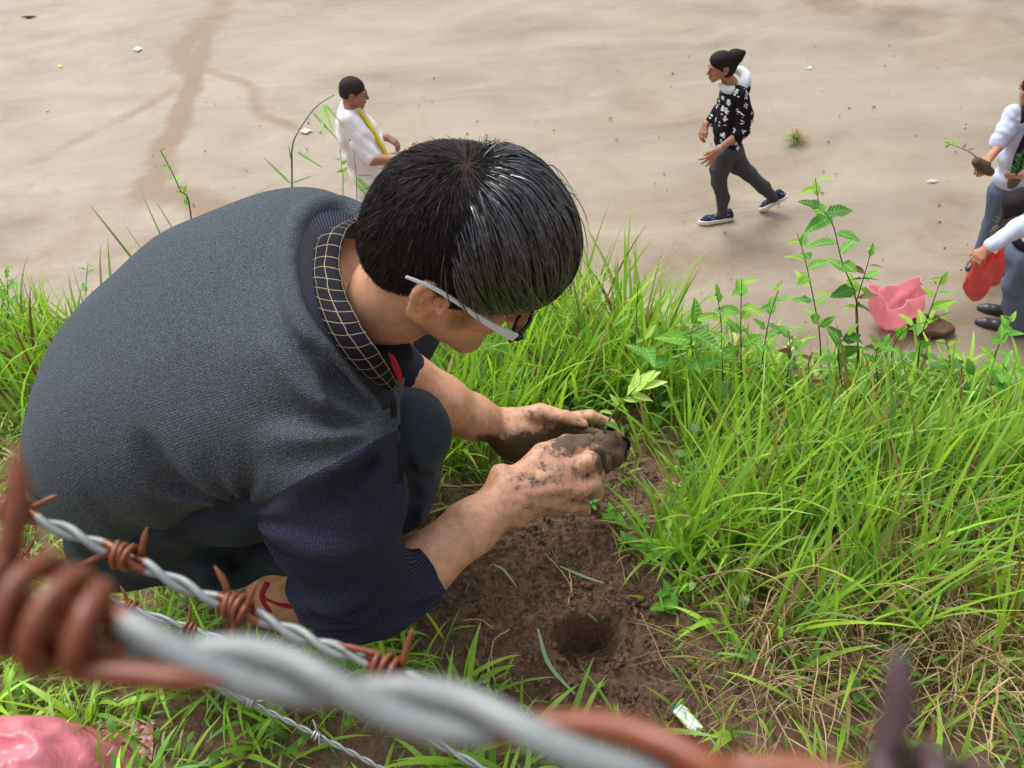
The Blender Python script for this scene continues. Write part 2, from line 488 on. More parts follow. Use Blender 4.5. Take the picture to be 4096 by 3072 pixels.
bank = obj('ground', np.stack([gx, gy, gz], -1).reshape(-1, 3), Fq, SOIL)
tag(bank, 'brown soil bank above the road with a round planting hole', kind='structure')
def gpt(px, py, dz=0.0):
    q = G(px, py); return np.array([q[0], q[1], float(ground(q[0], q[1])) + dz])
# crumbs of soil on the bare patch
cl = []
n = 0
ico = np.array([[0, 0, 1], [1, 0, .1], [.3, .95, 0], [-.8, .6, .1], [-.8, -.6, 0], [.3, -.95, .1], [0, 0, -.6]])
icf = [[0, 1, 2], [0, 2, 3], [0, 3, 4], [0, 4, 5], [0, 5, 1], [6, 2, 1], [6, 3, 2], [6, 4, 3], [6, 5, 4], [6, 1, 5]]
Vc, Fc_ = [], []
while n < 5200:
    x = rng.uniform(-.32, .45); y = rng.uniform(.42, 1.2); d_ = float(soilmask(x, y))
    if d_ < -.05 or (d_ < 0 and rng.random() < .5): continue
    r = .0012 + .0052 * rng.random() ** 4.0
    v = ico * (1 + .35 * rng.normal(size=(7, 1))) * r * np.array([1, rng.uniform(.7, 1.2), .7])
    a_ = rng.random() * 6.28; v = v @ np.array([[math.cos(a_), -math.sin(a_), 0], [math.sin(a_), math.cos(a_), 0], [0, 0, 1]])
    Vc.append(v + np.array([x, y, float(ground(x, y)) + .006])); Fc_.append(np.array(icf) + 7 * n); n += 1
tag(obj('soil_crumbs', np.concatenate(Vc), np.concatenate(Fc_), SOIL), 'loose brown crumbs of soil scattered round the planting hole', 'soil', kind='stuff')
# ------------------------------------------------------------------ cloth and skin
def b_vest(t, b):
    v = t.coord('Object')
    n1 = t.noise(v, 850, 2, .6); n2 = t.noise(v, 9, 3, .5); n3 = t.noise(v, 210, 3, .6)
    c = t.ramp(n1, [(.32, (.018, .023, .029)), (.5, (.054, .066, .080)), (.70, (.155, .182, .210))])
    c2 = t.mix(t.math('MULTIPLY', n2, .35), c, (.045, .054, .068))
    t.l(c2, b.inputs['Base Color'])
    u = t.attr('uvw', 'Vector'); sp = t.n('ShaderNodeSeparateXYZ'); t.l(u, sp.inputs[0])
    row = t.math('MULTIPLY_ADD', t.math('SINE', t.math('ADD', t.math('MULTIPLY', sp.outputs[0], 2300.0), t.math('MULTIPLY', n3, 3.0))), .5, .5)
    n5 = t.noise(t.coord('Object', (1, 1, .35)), 1100, 2, .7)
    c2 = t.mix(t.ramp(n5, [(.58, 0.0), (.68, .75)]), c2, (.26, .31, .36)); c2 = t.mix(t.math('MULTIPLY', row, .16), c2, (.020, .025, .032)); t.l(c2, b.inputs['Base Color'])
    h = t.math('ADD', t.math('MULTIPLY', row, -.28), t.math('ADD', n1, t.math('MULTIPLY', n3, 1.2)))
    t.bump(h, .55, .0016, b)
VEST = mat('charcoal_wool', rough=.92, spec=.12, sheen=.03, build=b_vest)
def knit(base, hi, cells=(420, 420), amt=.5):
    def f(t, b):
        u = t.attr('uvw', 'Vector'); m = t.n('ShaderNodeMapping'); m.inputs['Scale'].default_value = (cells[0], cells[1], 1)
        t.l(u, m.inputs[0])
        vo = t.n('ShaderNodeTexVoronoi'); vo.inputs['Scale'].default_value = 1; vo.inputs['Randomness'].default_value = .35
        vo.voronoi_dimensions = '2D'; t.l(m.outputs[0], vo.inputs['Vector'])
        o = t.coord('Object'); n = t.noise(o, 700, 2); n2 = t.noise(o, 14, 3)
        c = t.ramp(vo.outputs['Distance'], [(.1, hi), (.65, base)])
        c = t.mix(t.math('MULTIPLY', n2, .5), c, tuple(x * .8 for x in base))
        t.l(c, b.inputs['Base Color'])
        h = t.math('MULTIPLY_ADD', vo.outputs['Distance'], -1.0, t.math('MULTIPLY', n, .5))
        t.bump(h, amt, .0018, b)
    return f
NAVY = mat('navy_knit', rough=.9, spec=.12, sheen=.02, build=knit((.017, .018, .034), (.048, .050, .088)))
def b_rib(t, b):
    u = t.attr('uvw', 'Vector'); s = t.n('ShaderNodeSeparateXYZ'); t.l(u, s.inputs[0])
    w = t.math('SINE', t.math('MULTIPLY', s.outputs[0], 1500.0))
    o = t.coord('Object'); n = t.noise(o, 500, 2)
    f = t.math('MULTIPLY_ADD', w, .5, .5)
    c = t.ramp(f, [(.1, (.014, .014, .027)), (.8, (.056, .056, .09))])
    t.l(c, b.inputs['Base Color'])
    t.bump(t.math('ADD', f, t.math('MULTIPLY', n, .4)), .8, .002, b)
RIB = mat('navy_ribbing', rough=.9, spec=.12, sheen=.02, build=b_rib)
def b_jean(t, b):
    o = t.coord('Object'); n = t.noise(o, 12, 4, .6); n1 = t.noise(o, 600, 2)
    c = t.ramp(n, [(.3, (.014, .019, .030)), (.6, (.033, .044, .062)), (.8, (.07, .088, .11))])
    t.l(c, b.inputs['Base Color']); t.bump(t.math('ADD', n1, t.math('MULTIPLY', n, 2.0)), .35, .001, b)
JEAN = mat('dark_denim', rough=.8, spec=.25, build=b_jean)
def b_collar(t, b):
    u = t.attr('uvw', 'Vector'); s = t.n('ShaderNodeSeparateXYZ'); t.l(u, s.inputs[0])
    o = t.coord('Object'); wob = t.noise(o, 60, 2)
    def line(c, per, wd):
        x = t.math('ADD', t.math('DIVIDE', c, per), t.math('MULTIPLY', wob, .25))
        f = t.math('ABSOLUTE', t.math('SUBTRACT', t.math('FRACT', x), .5))
        return t.math('LESS_THAN', f, wd)
    a = t.math('MAXIMUM', line(s.outputs[0], .0142, .028), line(s.outputs[1], .0122, .028))
    dash = t.math('GREATER_THAN', t.math('SINE', t.math('MULTIPLY', t.math('ADD', s.outputs[0], s.outputs[1]), 5200.0)), -.45)
    a = t.math('MULTIPLY', a, dash)
    c = t.mix(a, (.0065, .007, .013), (.50, .41, .26))
    t.l(c, b.inputs['Base Color']); t.bump(t.noise(o, 900, 2), .3, .0006, b)
CHECK = mat('black_check_cotton', rough=.8, spec=.2, build=b_collar)
def b_skin(base, dark, mud=True):
    def f(t, b):
        o = t.coord('Object'); n = t.noise(o, 26, 4, .6); n1 = t.noise(o, 260, 3, .6); n3 = t.noise(o, 75, 4, .7); n4 = t.noise(o, 600, 2)
        c = t.mix(t.ramp(n, [(.35, 0.0), (.7, 1.0)]), base, dark)
        c = t.mix(t.math('MULTIPLY', t.ramp(n1, [(.5, 0.0), (.7, 1.0)]), .18), c, tuple(x * .6 for x in dark))
        if mud:
            m = t.attr('mud')
            e = t.math('ADD', m, t.math('MULTIPLY_ADD', n3, 1.5, -.75))
            f1 = t.ramp(e, [(.40, 0.0), (.66, 1.0)])
            c = t.mix(t.ramp(e, [(.05, 0.0), (.42, .62)]), c, (.33, .20, .135))
            fm = t.mix(n1, (.035, .020, .013), (.13, .082, .055))
            c = t.mix(t.math('MULTIPLY', f1, .93), c, fm)
            sp = t.math('MULTIPLY', t.ramp(n4, [(.66, 0.0), (.70, 1.0)]), t.ramp(m, [(.05, 0.0), (.25, 1.0)]))
            c = t.mix(sp, c, (.03, .018, .012))
            st = t.ramp(t.attr('stubble'), [(0, 0.0), (1, 1.0)])
            c = t.mix(t.math('MULTIPLY', st, t.ramp(n4, [(.35, .45), (.6, 1.0)])), c, (.035, .022, .017))
            rg = t.math('MULTIPLY_ADD', f1, .3, .42); t.l(rg, b.inputs['Roughness'])
            t.bump(t.math('ADD', t.math('MULTIPLY', n1, .7), t.math('MULTIPLY', t.math('MULTIPLY', n3, f1), 2.2)), .4, .0016, b)
        else:
            t.bump(n1, .2, .001, b)
        t.l(c, b.inputs['Base Color'])
    return f
SKIN = mat('skin', rough=.45, spec=.4, sss=.12, build=b_skin((.72, .40, .255), (.58, .28, .16)))
SKIN2 = mat('skin_brown', rough=.5, spec=.35, build=b_skin((.42, .215, .135), (.31, .145, .085), False))
def b_hair(t, b):
    o = t.coord('Object'); n = t.noise(o, 90, 3)
    c = t.ramp(n, [(.3, (.0035, .0032, .0035)), (.7, (.012, .010, .010))]); t.l(c, b.inputs['Base Color'])
def b_hairb(t, b):
    o = t.coord('Object'); n = t.noise(o, 220, 3)
    t.l(t.ramp(n, [(.35, (.007, .006, .006)), (.6, (.022, .017, .015)), (.75, (.05, .042, .04))]), b.inputs['Base Color'])
HAIR = mat('black_hair', rough=.6, spec=.18, build=b_hairb)
def b_hairw(t, b):
    o = t.coord('Object'); n = t.noise(o, 160, 3)
    t.l(t.ramp(n, [(.35, (.006, .006, .008)), (.58, (.022, .026, .032)), (.72, (.075, .090, .112))]), b.inputs['Base Color'])  # blue-grey sheen of the front strands is painted into this ramp
HAIRW = mat('wet_hair_painted_sheen', rough=.3, spec=.9, coat=.8, build=b_hairw)
def b_scalp(t, b):
    a = t.attr('scalp'); o = t.coord('Object'); n = t.noise(o, 240, 2)
    c = t.mix(t.math('MULTIPLY', a, t.ramp(n, [(.3, .4), (.7, .9)])), (.008, .006, .006), (.075, .04, .027)); t.l(c, b.inputs['Base Color'])
    t.bump(n, .4, .001, b)
SCALP = mat('scalp_under_hair', rough=.8, spec=.1, build=b_scalp)
def plain(name, c, rough=.7, spec=.3, var=.25, scale=20, bump=.0, **kw):
    def f(t, b):
        o = t.coord('Object'); n = t.noise(o, scale, 4, .6)
        t.l(t.mix(n, tuple(x * (1 - var) for x in c), tuple(min(1, x * (1 + var)) for x in c)), b.inputs['Base Color'])
        if bump: t.bump(t.noise(o, scale * 6, 3), bump, .002, b)
    return mat(name, rough=rough, spec=spec, build=f, **kw)
# ================================================================== the squatting man
def CW(v): return v[0] * RT + v[1] * UP + v[2] * FW
def frame(R, Fv, U): return np.stack([R, Fv, U])
LAT = nrm(CW((-.15, .85, .51)))                  # towards his left shoulder
# joints
J = dict(c7=K(322, 268, .925), head=K(456, 251, .885), rsh=K(330, 440, .97), lsh=K(315, 245, 1.13),
         rel=K(352, 598, 1.13), rwr=K(510, 495, 1.26), lel=K(372, 352, 1.26), lwr=K(500, 427, 1.42),
         hipr=K(135, 500, 1.20), hipl=K(110, 400, 1.36), knr=K(404, 432, 1.12), ankr=K(272, 562, 1.38),
         knl=K(400, 330, 1.36), ankl=K(300, 470, 1.66))
# ---- torso core
def torso(g=0.0):
    s = SDF()
    st = [((315, 326), 1.045, .170, .105, .12), ((268, 328), 1.055, .198, .115, .13), ((208, 352), 1.075, .196, .125, .13),
          ((152, 392), 1.11, .180, .125, .13), ((124, 430), 1.15, .155, .114, .12), ((120, 462), 1.18, .125, .108, .09)]
    C = [K(p[0], p[1], d) for p, d, *_ in st]
    for i, (p, d, w, dp, ln) in enumerate(st):
        tdir = nrm(C[min(i + 1, 5)] - C[max(i - 1, 0)])
        l = nrm(LAT - tdir * (LAT @ tdir)); n = np.cross(l, tdir)
        s.ell(C[i], (w + g, dp + g, ln + g), frame(l, n, tdir), .05)
    return s
sweat = torso(.0)
# shoulders and the drape over them
sweat.cone(J['rsh'], K(318, 360, .98), .060, .085, .05)
sweat.cone(J['lsh'], K(318, 300, 1.06), .058, .08, .05)
# thick rolled rim of the neck opening
RIM = [(372, 222, 1.0), (352, 211, .985), (322, 206, .955), (298, 221, .915), (289, 250, .89), (290, 286, .872), (301, 322, .862), (324, 356, .862), (353, 386, .872), (382, 410, .89)]
_t0 = SDF(); _t0.p = list(sweat.p)
RIM = [RIM[0]] + [(x, y, float(proj(_t0.hit(x, y))[2]) - .006) for x, y, _ in RIM[1:]]
RIMP = spline([K(*q) for q in RIM], 26)
sweat.cone(K(374, 300, 1.0), K(440, 262, .82), .088, .116, .015, 's')
sweat.chain(RIMP, np.concatenate([np.full(10, .011), np.linspace(.010, .006, 16)]), .015)
# hollow for the neck
# arm
sleeveR = [J['rsh'], K(336, 500, 1.01), K(345, 560, 1.08), K(350, 590, 1.12)]
sweat.chain(sleeveR, [.070, .073, .066, .060], .03)
sweat.chain([K(350, 590, 1.12), K(378, 592, 1.145), K(422, 574, 1.165)], [.062, .051, .041], .03)
sweat.ell(K(322, 520, 1.02), (.060, .055, .07), None, .03)
sweat.chain([J['lsh'], K(345, 330, 1.22), J['lel'], K(438, 399, 1.325)], [.056, .055, .052, .035], .03)
# bunched cloth at the elbow: rings
for q, r in [((300, 600), .006)]: pass
def groove(s, pts, r, k, op='s', off=0.0, lo=.3):
    P = []
    for q in pts:
        h = s.hit(*q, lo=lo); g = s.grad(h[None])[0]; P.append(h + g * off)
    P = spline(P, max(4, len(pts) * 3)); n = len(P)
    R = r * np.sin(np.linspace(.25, math.pi - .25, n))
    return P, R
folds = [([(300, 352), (330, 372), (368, 398), (402, 424)], .012, 's', .006), ([(318, 372), (345, 392), (380, 415)], .009, 's', .005),
         ([(270, 345), (300, 372), (340, 402), (384, 424)], .010, 'u', -.004), ([(330, 395), (350, 410), (372, 420)], .006, 's', .003),
         ([(245, 512), (215, 520), (180, 512), (150, 495)], .011, 's', .006), ([(240, 505), (200, 500), (160, 470), (140, 440)], .009, 's', .006),
         ([(236, 518), (200, 535), (160, 540), (120, 528), (90, 500)], .010, 's', .006),
         # sleeve, cloth gathered above the elbow
         ([(268, 545), (300, 566), (340, 572), (378, 560)], .012, 's', .006), ([(288, 580), (318, 596), (352, 596), (384, 570)], .010, 's', .005),
         ([(294, 605), (325, 618), (362, 610), (392, 582)], .010, 's', .005), ([(300, 626), (335, 636), (372, 628), (402, 596)], .008, 's', .004),
         ([(392, 470), (372, 480), (350, 470)], .010, 's', .006), ([(385, 500), (365, 505), (345, 495)], .008, 's', .005),
         ([(268, 530), (310, 548), (350, 550), (382, 535)], .008, 'u', -.003), ([(290, 592), (330, 606), (372, 592)], .007, 'u', -.003)]
base_sw = SDF(); base_sw.p = list(sweat.p)
for pts, r, op, off in folds:
    if op == 's': r, off = r * 1.9, r * 1.9 * .70
    P, R = groove(base_sw, pts, r, .02, op, off)
    for i in range(len(P) - 1): sweat.cone(P[i], P[i + 1], R[i], R[i + 1], .02 if op == 's' else .02, op)
# bottom of the sweater: cut away below the hem, from below
def n3(P, fx, fy, fz, sd): return vnoise(P[:, 0] * fx + P[:, 2] * fz, P[:, 1] * fy - P[:, 2] * fz * .7, sd) - .5
SPN = nrm(J['c7'] - K(120, 462, 1.18)); SHC = K(392, 432, .93)
def swdisp(P):
    u = P @ LAT; v = P @ SPN; d = .0085 * (vnoise(u * 8, v * 5, 61) - .5) + .0012 * (vnoise(u * 34, v * 20, 62) - .5)
    r = P - SHC; rr = np.linalg.norm(r, axis=1); an = np.arctan2(-(r @ UP), r @ RT)
    d = d + .0070 * np.sin(an * 11 + 5 * vnoise(u * 12, v * 12, 63)) * np.exp(-((rr - .07) / .055) ** 2) * sstep(.012, .045, rr)
    q = K(250, 512, 1.02); r = P - q; rr = np.linalg.norm(r, axis=1); an = np.arctan2(-(r @ UP), r @ RT)
    d = d + .0055 * np.sin(an * 10 + 4 * vnoise(u * 14, v * 14, 64)) * np.exp(-((rr - .06) / .05) ** 2)
    al = (P - J['rsh']) @ nrm(J['rel'] - J['rsh']); lat = (P - J['rsh']) @ RT
    ins = (np.linalg.norm(P - J['rel'] - .0 * RT, axis=1) < .16)
    ph = al * 190 + 9 * vnoise(lat * 16 + 7, al * 10, 65) - lat * 45
    d = d + .0065 * np.sin(ph) * ins * sstep(.16, .24, al) * vnoise(lat * 22, al * 30, 66) * 1.6
    return d
V, Fc = sweat.mesh(.0055, 1, disp=swdisp)
pj = proj(V)
# arm coordinates for the knit: length along and distance around
def armuv(V, chain):
    C = spline(chain, 60); L = np.concatenate([[0], np.cumsum(np.linalg.norm(np.diff(C, axis=0), axis=1))])
    T = np.gradient(C, axis=0); T /= np.linalg.norm(T, axis=1, keepdims=True)
    D = ((V[:, None] - C[None]) ** 2).sum(-1); i = D.argmin(1)
    d = V - C[i]; al = L[i] + (d * T[i]).sum(1)
    ref = nrm(FW + .2 * UP)                        # the wrap lies on the side away from the eye
    e1 = ref - T[i] * (T[i] @ ref)[:, None]; e1 /= np.linalg.norm(e1, axis=1, keepdims=True)
    e2 = np.cross(T[i], e1)
    th = np.arctan2(-(d * e2).sum(1), -(d * e1).sum(1))
    return np.stack([th * .055, al, np.zeros(len(V))], 1), np.sqrt(D.min(1)), al / L[-1]
chR = [K(325, 400, .95), J['rsh'], K(338, 510, 1.02), J['rel'], K(380, 590, 1.145), K(425, 572, 1.17), J['rwr']]
chL = [J['lsh'], K(345, 330, 1.22), J['lel'], K(438, 399, 1.325), J['lwr']]
uvR, dR, aR = armuv(V, chR); uvL, dL, aL = armuv(V, chL)
man = empty('person', (float(K(290, 600, 1.45)[0]), float(K(290, 600, 1.45)[1]), float(ground(*K(290, 600, 1.45)[:2]))),
            'young man squatting in a grey and navy sweater with glasses, planting with muddy hands', 'person')
# cut the garment where the panels are sewn
def planecut(V, Fc, U, p0, nv, mask):
    """split faces along a plane (only where mask is true); returns per-face side"""
    me = bpy.data.meshes.new('tmp'); me.from_pydata(V.tolist(), [], Fc.tolist())
    import bmesh
    bm = bmesh.new(); bm.from_mesh(me); bm.faces.ensure_lookup_table(); bm.verts.ensure_lookup_table()
    lay = [bm.verts.layers.float.new('a%d' % i) for i in range(U.shape[1])]
    for v in bm.verts:
        for i, l in enumerate(lay): v[l] = float(U[v.index, i])
    fs = [f for f in bm.faces if mask[f.index]]
    es = {e for f in fs for e in f.edges}; vs = {v for f in fs for v in f.verts}
    bmesh.ops.bisect_plane(bm, geom=list(vs) + list(es) + fs, plane_co=Vector(p0), plane_no=Vector(nv), dist=1e-6)
    bmesh.ops.triangulate(bm, faces=bm.faces[:])
    bm.verts.ensure_lookup_table(); bm.verts.index_update()
    V2 = np.array([v.co[:] for v in bm.verts]); F2 = np.array([[v.index for v in f.verts] for f in bm.faces])
    U2 = np.array([[v[l] for l in lay] for v in bm.verts])
    bm.free(); bpy.data.meshes.remove(me)
    return V2, F2, U2
def plane3(a, b, c): n = nrm(np.cross(b - a, c - a)); return a, n
# right armhole
pa, pb = base_sw.hit(244, 512), base_sw.hit(408, 424); pc = K(330, 468, 1.2)
p1, n1 = plane3(pa, pb, pc)
if (J['rel'] - p1) @ n1 < 0: n1 = -n1
fc = V[Fc].mean(1)
U0 = np.concatenate([uvR[:, :2], uvL[:, :2]], 1)
mk = (((fc - p1) @ n1).__abs__() < .03) & (np.linalg.norm(fc - (pa + pb) / 2, axis=1) < .24)
V, T3, U0 = planecut(V, Fc, U0, p1, n1, mk)
fc = V[T3].mean(1); _, dRf, aRf = armuv(fc, chR)
# cuff of the right sleeve
q1 = K(399, 571, 1.15); nq = nrm(J['rwr'] - K(360, 590, 1.14))
mk = (np.abs((fc - q1) @ nq) < .02) & (np.linalg.norm(fc - q1, axis=1) < .11)
V, T3, U0 = planecut(V, T3, U0, q1, nq, mk)
q2 = K(426, 572, 1.168)
fc = V[T3].mean(1)
mk = (np.abs((fc - q2) @ nq) < .02) & (np.linalg.norm(fc - q2, axis=1) < .11)
V, T3, U0 = planecut(V, T3, U0, q2, nq, mk)
# left armhole and cuff
p2 = K(345, 255, 1.13); n2 = nrm(J['lel'] - J['lsh'] + .4 * CW((1, 0, 0)))
fc = V[T3].mean(1); mk = (np.abs((fc - p2) @ n2) < .02) & (np.linalg.norm(fc - p2, axis=1) < .16)
V, T3, U0 = planecut(V, T3, U0, p2, n2, mk)
q3 = K(398, 377, 1.295); n3 = nrm(J['lwr'] - J['lel']); q4 = K(446, 402, 1.335)
for q in (q3, q4):
    fc = V[T3].mean(1); mk = (np.abs((fc - q) @ n3) < .02) & (np.linalg.norm(fc - q, axis=1) < .1)
    V, T3, U0 = planecut(V, T3, U0, q, n3, mk)
fc = V[T3].mean(1)
sR = ((fc - p1) @ n1 > 0) & ((proj(fc)[:, 2] < 1.32)) & (np.linalg.norm(fc - K(350, 530, 1.07), axis=1) < .27)
tmp_, dRf, aRf = armuv(fc, chR)
sR &= (dRf < .125) & ((proj(fc)[:, 0] > 236))
sL = ((fc - p2) @ n2 > 0) & (np.linalg.norm(fc - J['lel'], axis=1) < .26) & (armuv(fc, chL)[1] < .09) & ~sR
cR = sR & ((fc - q1) @ nq > 0) & (np.linalg.norm(fc - q1, axis=1) < .12); eR = cR & ((fc - q2) @ nq > 0)
cL = sL & ((fc - q3) @ n3 > 0); eL = cL & ((fc - q4) @ n3 > 0)
def sub(m, w):
    F_ = T3[m]; u, inv = np.unique(F_, return_inverse=True)
    uv3 = np.zeros((len(u), 3)); uv3[:, :2] = U0[u][:, w:w + 2] if w != 9 else np.stack([V[u] @ LAT, V[u] @ SPN], 1)
    return V[u], inv.reshape(F_.shape), uv3
for nm, m, w, mt in [('sweater_body', ~sR & ~sL, 9, VEST), ('sleeve', sR & ~cR, 0, NAVY), ('cuff', cR & ~eR, 0, RIB),
                     ('sleeve', sL & ~cL, 2, NAVY), ('cuff', cL & ~eL, 2, RIB)]:
    v_, f_, u_ = sub(m, w)
    o = obj(nm, v_, f_, mt, man, attrs={'uvw': u_})
    if nm == 'sweater_body': SWEATER = o

# ---- neck bands
def band(name, A, B, mt, wid, nA=60, nB=7, bulge=.004, thick=.0018, axis=None):
    PA, PB = spline(A, nA), spline(B, nA)
    t = np.linspace(0, 1, nB)[None, :, None]
    P = PA[:, None] * (1 - t) + PB[:, None] * t
    ctr = (PA.mean(0) + PB.mean(0)) / 2 if axis is None else axis
    out = P - ctr; out /= np.linalg.norm(out, axis=-1, keepdims=True)
    P = P + out * (bulge * np.sin(np.pi * t))
    s = np.concatenate([[0], np.cumsum(np.linalg.norm(np.diff((PA + PB) / 2, axis=0), axis=1))])
    uv = np.zeros((nA, nB, 3)); uv[..., 0] = s[:, None]; uv[..., 1] = (t[..., 0] * wid)
    I = lambda i, j: i * nB + j
    Fq = [[I(i, j), I(i + 1, j), I(i + 1, j + 1), I(i, j + 1)] for i in range(nA - 1) for j in range(nB - 1)]
    o = obj(name, P.reshape(-1, 3), np.array(Fq), mt, man, attrs={'uvw': uv.reshape(-1, 3)})
    md = o.modifiers.new('s', 'SOLIDIFY'); md.thickness = thick; md.offset = 0
    return o
def ndep(q, off): return K(q[0], q[1], min(float(proj(_t0.hit(q[0], q[1]))[2]), 1.03) + off)
Apx = [(372, 214), (352, 222), (320, 236), (313, 262), (315, 290), (323, 320), (339, 348), (359, 371), (385, 390)]
Bpx = [(378, 216), (358, 221), (346, 233), (340, 262), (347, 295), (360, 322), (375, 345), (386, 362), (397, 383)]
offs = [-.02, -.03, -.035, -.024, -.018, -.018, -.018, -.018, -.02]
A = [ndep(q, o) for q, o in zip(Apx, offs)]
B = [K(b_[0], b_[1], float(proj(a_)[2]) - .010) for a_, b_ in zip(A, Bpx)]
band('shirt_collar', A, B, CHECK, .030, bulge=.005)
A2 = [K(*q) for q in RIM]; A2 = [A2[i] + FW * .004 for i in (0, 1, 2, 3, 4, 5, 6, 7, 8, 9)]
B2px = [(376, 216), (354, 224), (330, 232), (318, 246), (318, 276), (325, 312), (341, 344), (360, 368), (380, 384), (396, 392)]
B2 = [K(b_[0], b_[1], float(proj(ndep(b_, -.010 if k > 2 else -.022))[2])) for k, b_ in enumerate(B2px)]
band('neck_ribbing', A2, B2, RIB, .03, bulge=.004, thick=.003)
# open shirt front hanging under the chin, red lining showing
REDC = plain('red_cotton', (.33, .010, .022), .7, .3)
DKC = plain('dark_shirt', (.012, .012, .017), .8, .2, bump=.4)
P = [K(394, 352, .93), K(400, 345, .95), K(407, 346, .97), K(406, 356, .97), K(400, 362, .95)]
s = SDF(); s.chain([K(380, 352, .97), K(396, 350, .965), K(404, 356, .975)], [.022, .017, .010], .01); s.cone(K(390, 366, .95), K(398, 372, .95), .014, .009, .012)
v_, f_ = s.mesh(.003, 1); obj('shirt_front', v_, f_, DKC, man)
dB = float(proj(B[-1])[2]) + .006
q_ = [K(388, 352, dB), K(394, 356, dB), K(401, 370, dB - .002), K(402, 383, dB - .001), K(396, 377, dB + .002), K(391, 364, dB + .002)]
v_ = np.concatenate([q_, np.array(q_) + FW * .0018]); f_ = [[0, 1, 2, 5], [5, 2, 3, 4], [11, 8, 7, 6], [10, 9, 8, 11]] + [[i, i + 6, (i + 1) % 6 + 6, (i + 1) % 6] for i in range(6)]
obj('collar_lining', v_, f_, REDC, man, smooth=False)

# ---- trousers
tr = SDF()
tr.ell(K(128, 478, 1.26), (.135, .115, .105), frame(LAT, nrm(np.cross(LAT, UP)), nrm(UP)), .04)
tr.ell(K(128, 540, 1.25), (.09, .075, .085), None, .04)
tr.chain([J['hipr'], K(250, 480, 1.17), J['knr']], [.095, .082, .058], .03)
tr.chain([J['knr'] + CW((0, -.005, .01)), K(388, 492, 1.16), K(330, 535, 1.28), K(285, 548, 1.36)], [.058, .058, .050, .042], .03)
tr.chain([J['hipl'], K(260, 380, 1.33), J['knl']], [.095, .08, .06], .03)
tr.chain([J['knl'], K(370, 400, 1.5), J['ankl']], [.058, .052, .045], .03)
tr.cone(K(205, 556, 1.30), K(238, 560, 1.35), .062, .045, .04)
for pts in ([(395, 470), (415, 480), (430, 478)], [(398, 490), (418, 505), (428, 500)], [(196, 545), (230, 560), (262, 545)], [(210, 575), (240, 580), (266, 560)], [(400, 540), (410, 500), (405, 450)]):
    P_, R_ = groove(tr, pts, .009, .01, 's', .005)
    for i in range(len(P_) - 1): tr.cone(P_[i], P_[i + 1], R_[i], R_[i + 1], .012, 's')
v_, f_ = tr.mesh(.0055, 1, disp=lambda P: .007 * (1 - np.abs(2 * vnoise((P @ RT + P @ UP) * 17, (P @ FW) * 11 + P @ UP * 8, 91) - 1) - .5) + .003 * (vnoise(P[:, 0] * 45, P[:, 1] * 45 + P[:, 2] * 30, 92) - .5)); obj('jeans', v_, f_, JEAN, man)

# ---- head in its own frame: x to his right, y forward, z up
HF = nrm(CW((.80, -.45, .36))); HRt = nrm(CW((-.13, -.74, -.62))); HRt = nrm(HRt - HF * (HRt @ HF)); HU = np.cross(HRt, HF)
HM = np.stack([HRt, HF, HU])                     # rows
HC = J['head']; HS = .925
def hl(P): return HC + HS * np.asarray(P) @ HM   # local -> world
def to_l(P): return (np.asarray(P) - HC) @ HM.T / HS
def head_sdf(ears=True, fem=False, fine=True):
    s = SDF()
    s.ell((0, -.012, .030), (.075, .096, .086), None, .0)
    s.ell((0, .040, -.030), (.058, .052, .072), None, .03)
    for sx in (-1, 1):
        s.cone((.050 * sx, .004, -.050), (.020 * sx, .072, -.090), .020, .017, .03)
        s.ell((.040 * sx, .062, -.020), (.020, .020, .016), None, .02)
        s.cone((.006 * sx, .092, .012), (.040 * sx, .078, .014), .009, .008, .015)
        s.ell((.031 * sx, .098, -.002), (.016, .014, .011), None, .010, 's')
        s.ell((.031 * sx, .079, -.002), (.0125, .0125, .0125), None, .002)
    s.cone((-.018, .078, -.093), (.018, .078, -.093), .014, .014, .02)
    s.chain([(0, .092, .006), (0, .106, -.020), (0, .115, -.034)], [.007, .009, .011], .012)
    for sx in (-1, 1): s.ell((.010 * sx, .104, -.037), (.008, .009, .007), None, .008)
    s.ell((0, .094, -.060), (.022, .010, .0055), None, .006)
    s.ell((0, .092, -.070), (.018, .010, .006), None, .006)
    s.ell((0, .104, -.0655), (.024, .006, .0018), None, .003, 's')
    if ears:
        for sx in (-1, 1):
            c = np.array([.076 * sx, -.004, -.016])
            out = nrm(np.array([.40 * sx, -.92, 0])); up = nrm(np.array([0, -.22, 1.0])); fr = np.cross(up, np.array([sx, 0, 0])) * sx
            nrmv = nrm(np.cross(out, up)) * 1
            s.ell(c + out * .008, (.018, .0045, .029), frame(out, nrmv, up), .006)
            rim = [c + up * .004 + np.array([0, .014, 0]), c + up * .024 + np.array([.003 * sx, .012, 0]), c + up * .033 + out * .006, c + up * .026 + out * .020, c + up * .008 + out * .025, c - up * .012 + out * .018, c - up * .026 + out * .008]
            s.chain(spline(rim, 14), np.array([.0034] * 3 + [.0046] * 8 + [.005, .0062, .007]), .003)
            s.ell(c + out * .008 + up * .0 + np.array([.006 * sx, .003, 0]), (.0105, .008, .014), frame(out, nrmv, up), .005, 's')
            s.chain([c + up * .016 + out * .010 + np.array([.003 * sx, 0, 0]), c + up * .004 + out * .016 + np.array([.002 * sx, 0, 0]), c - up * .010 + out * .011], [.0022, .003, .003], .003)
            s.ell(c + np.array([.002 * sx, .012, -.004]), (.004, .004, .006), None, .004)
    return s
hd = head_sdf()
hd.chain([(0, -.026, -.050), to_l(K(392, 300, .955)), to_l(K(376, 328, 1.04))], [.052, .048, .052], .03)
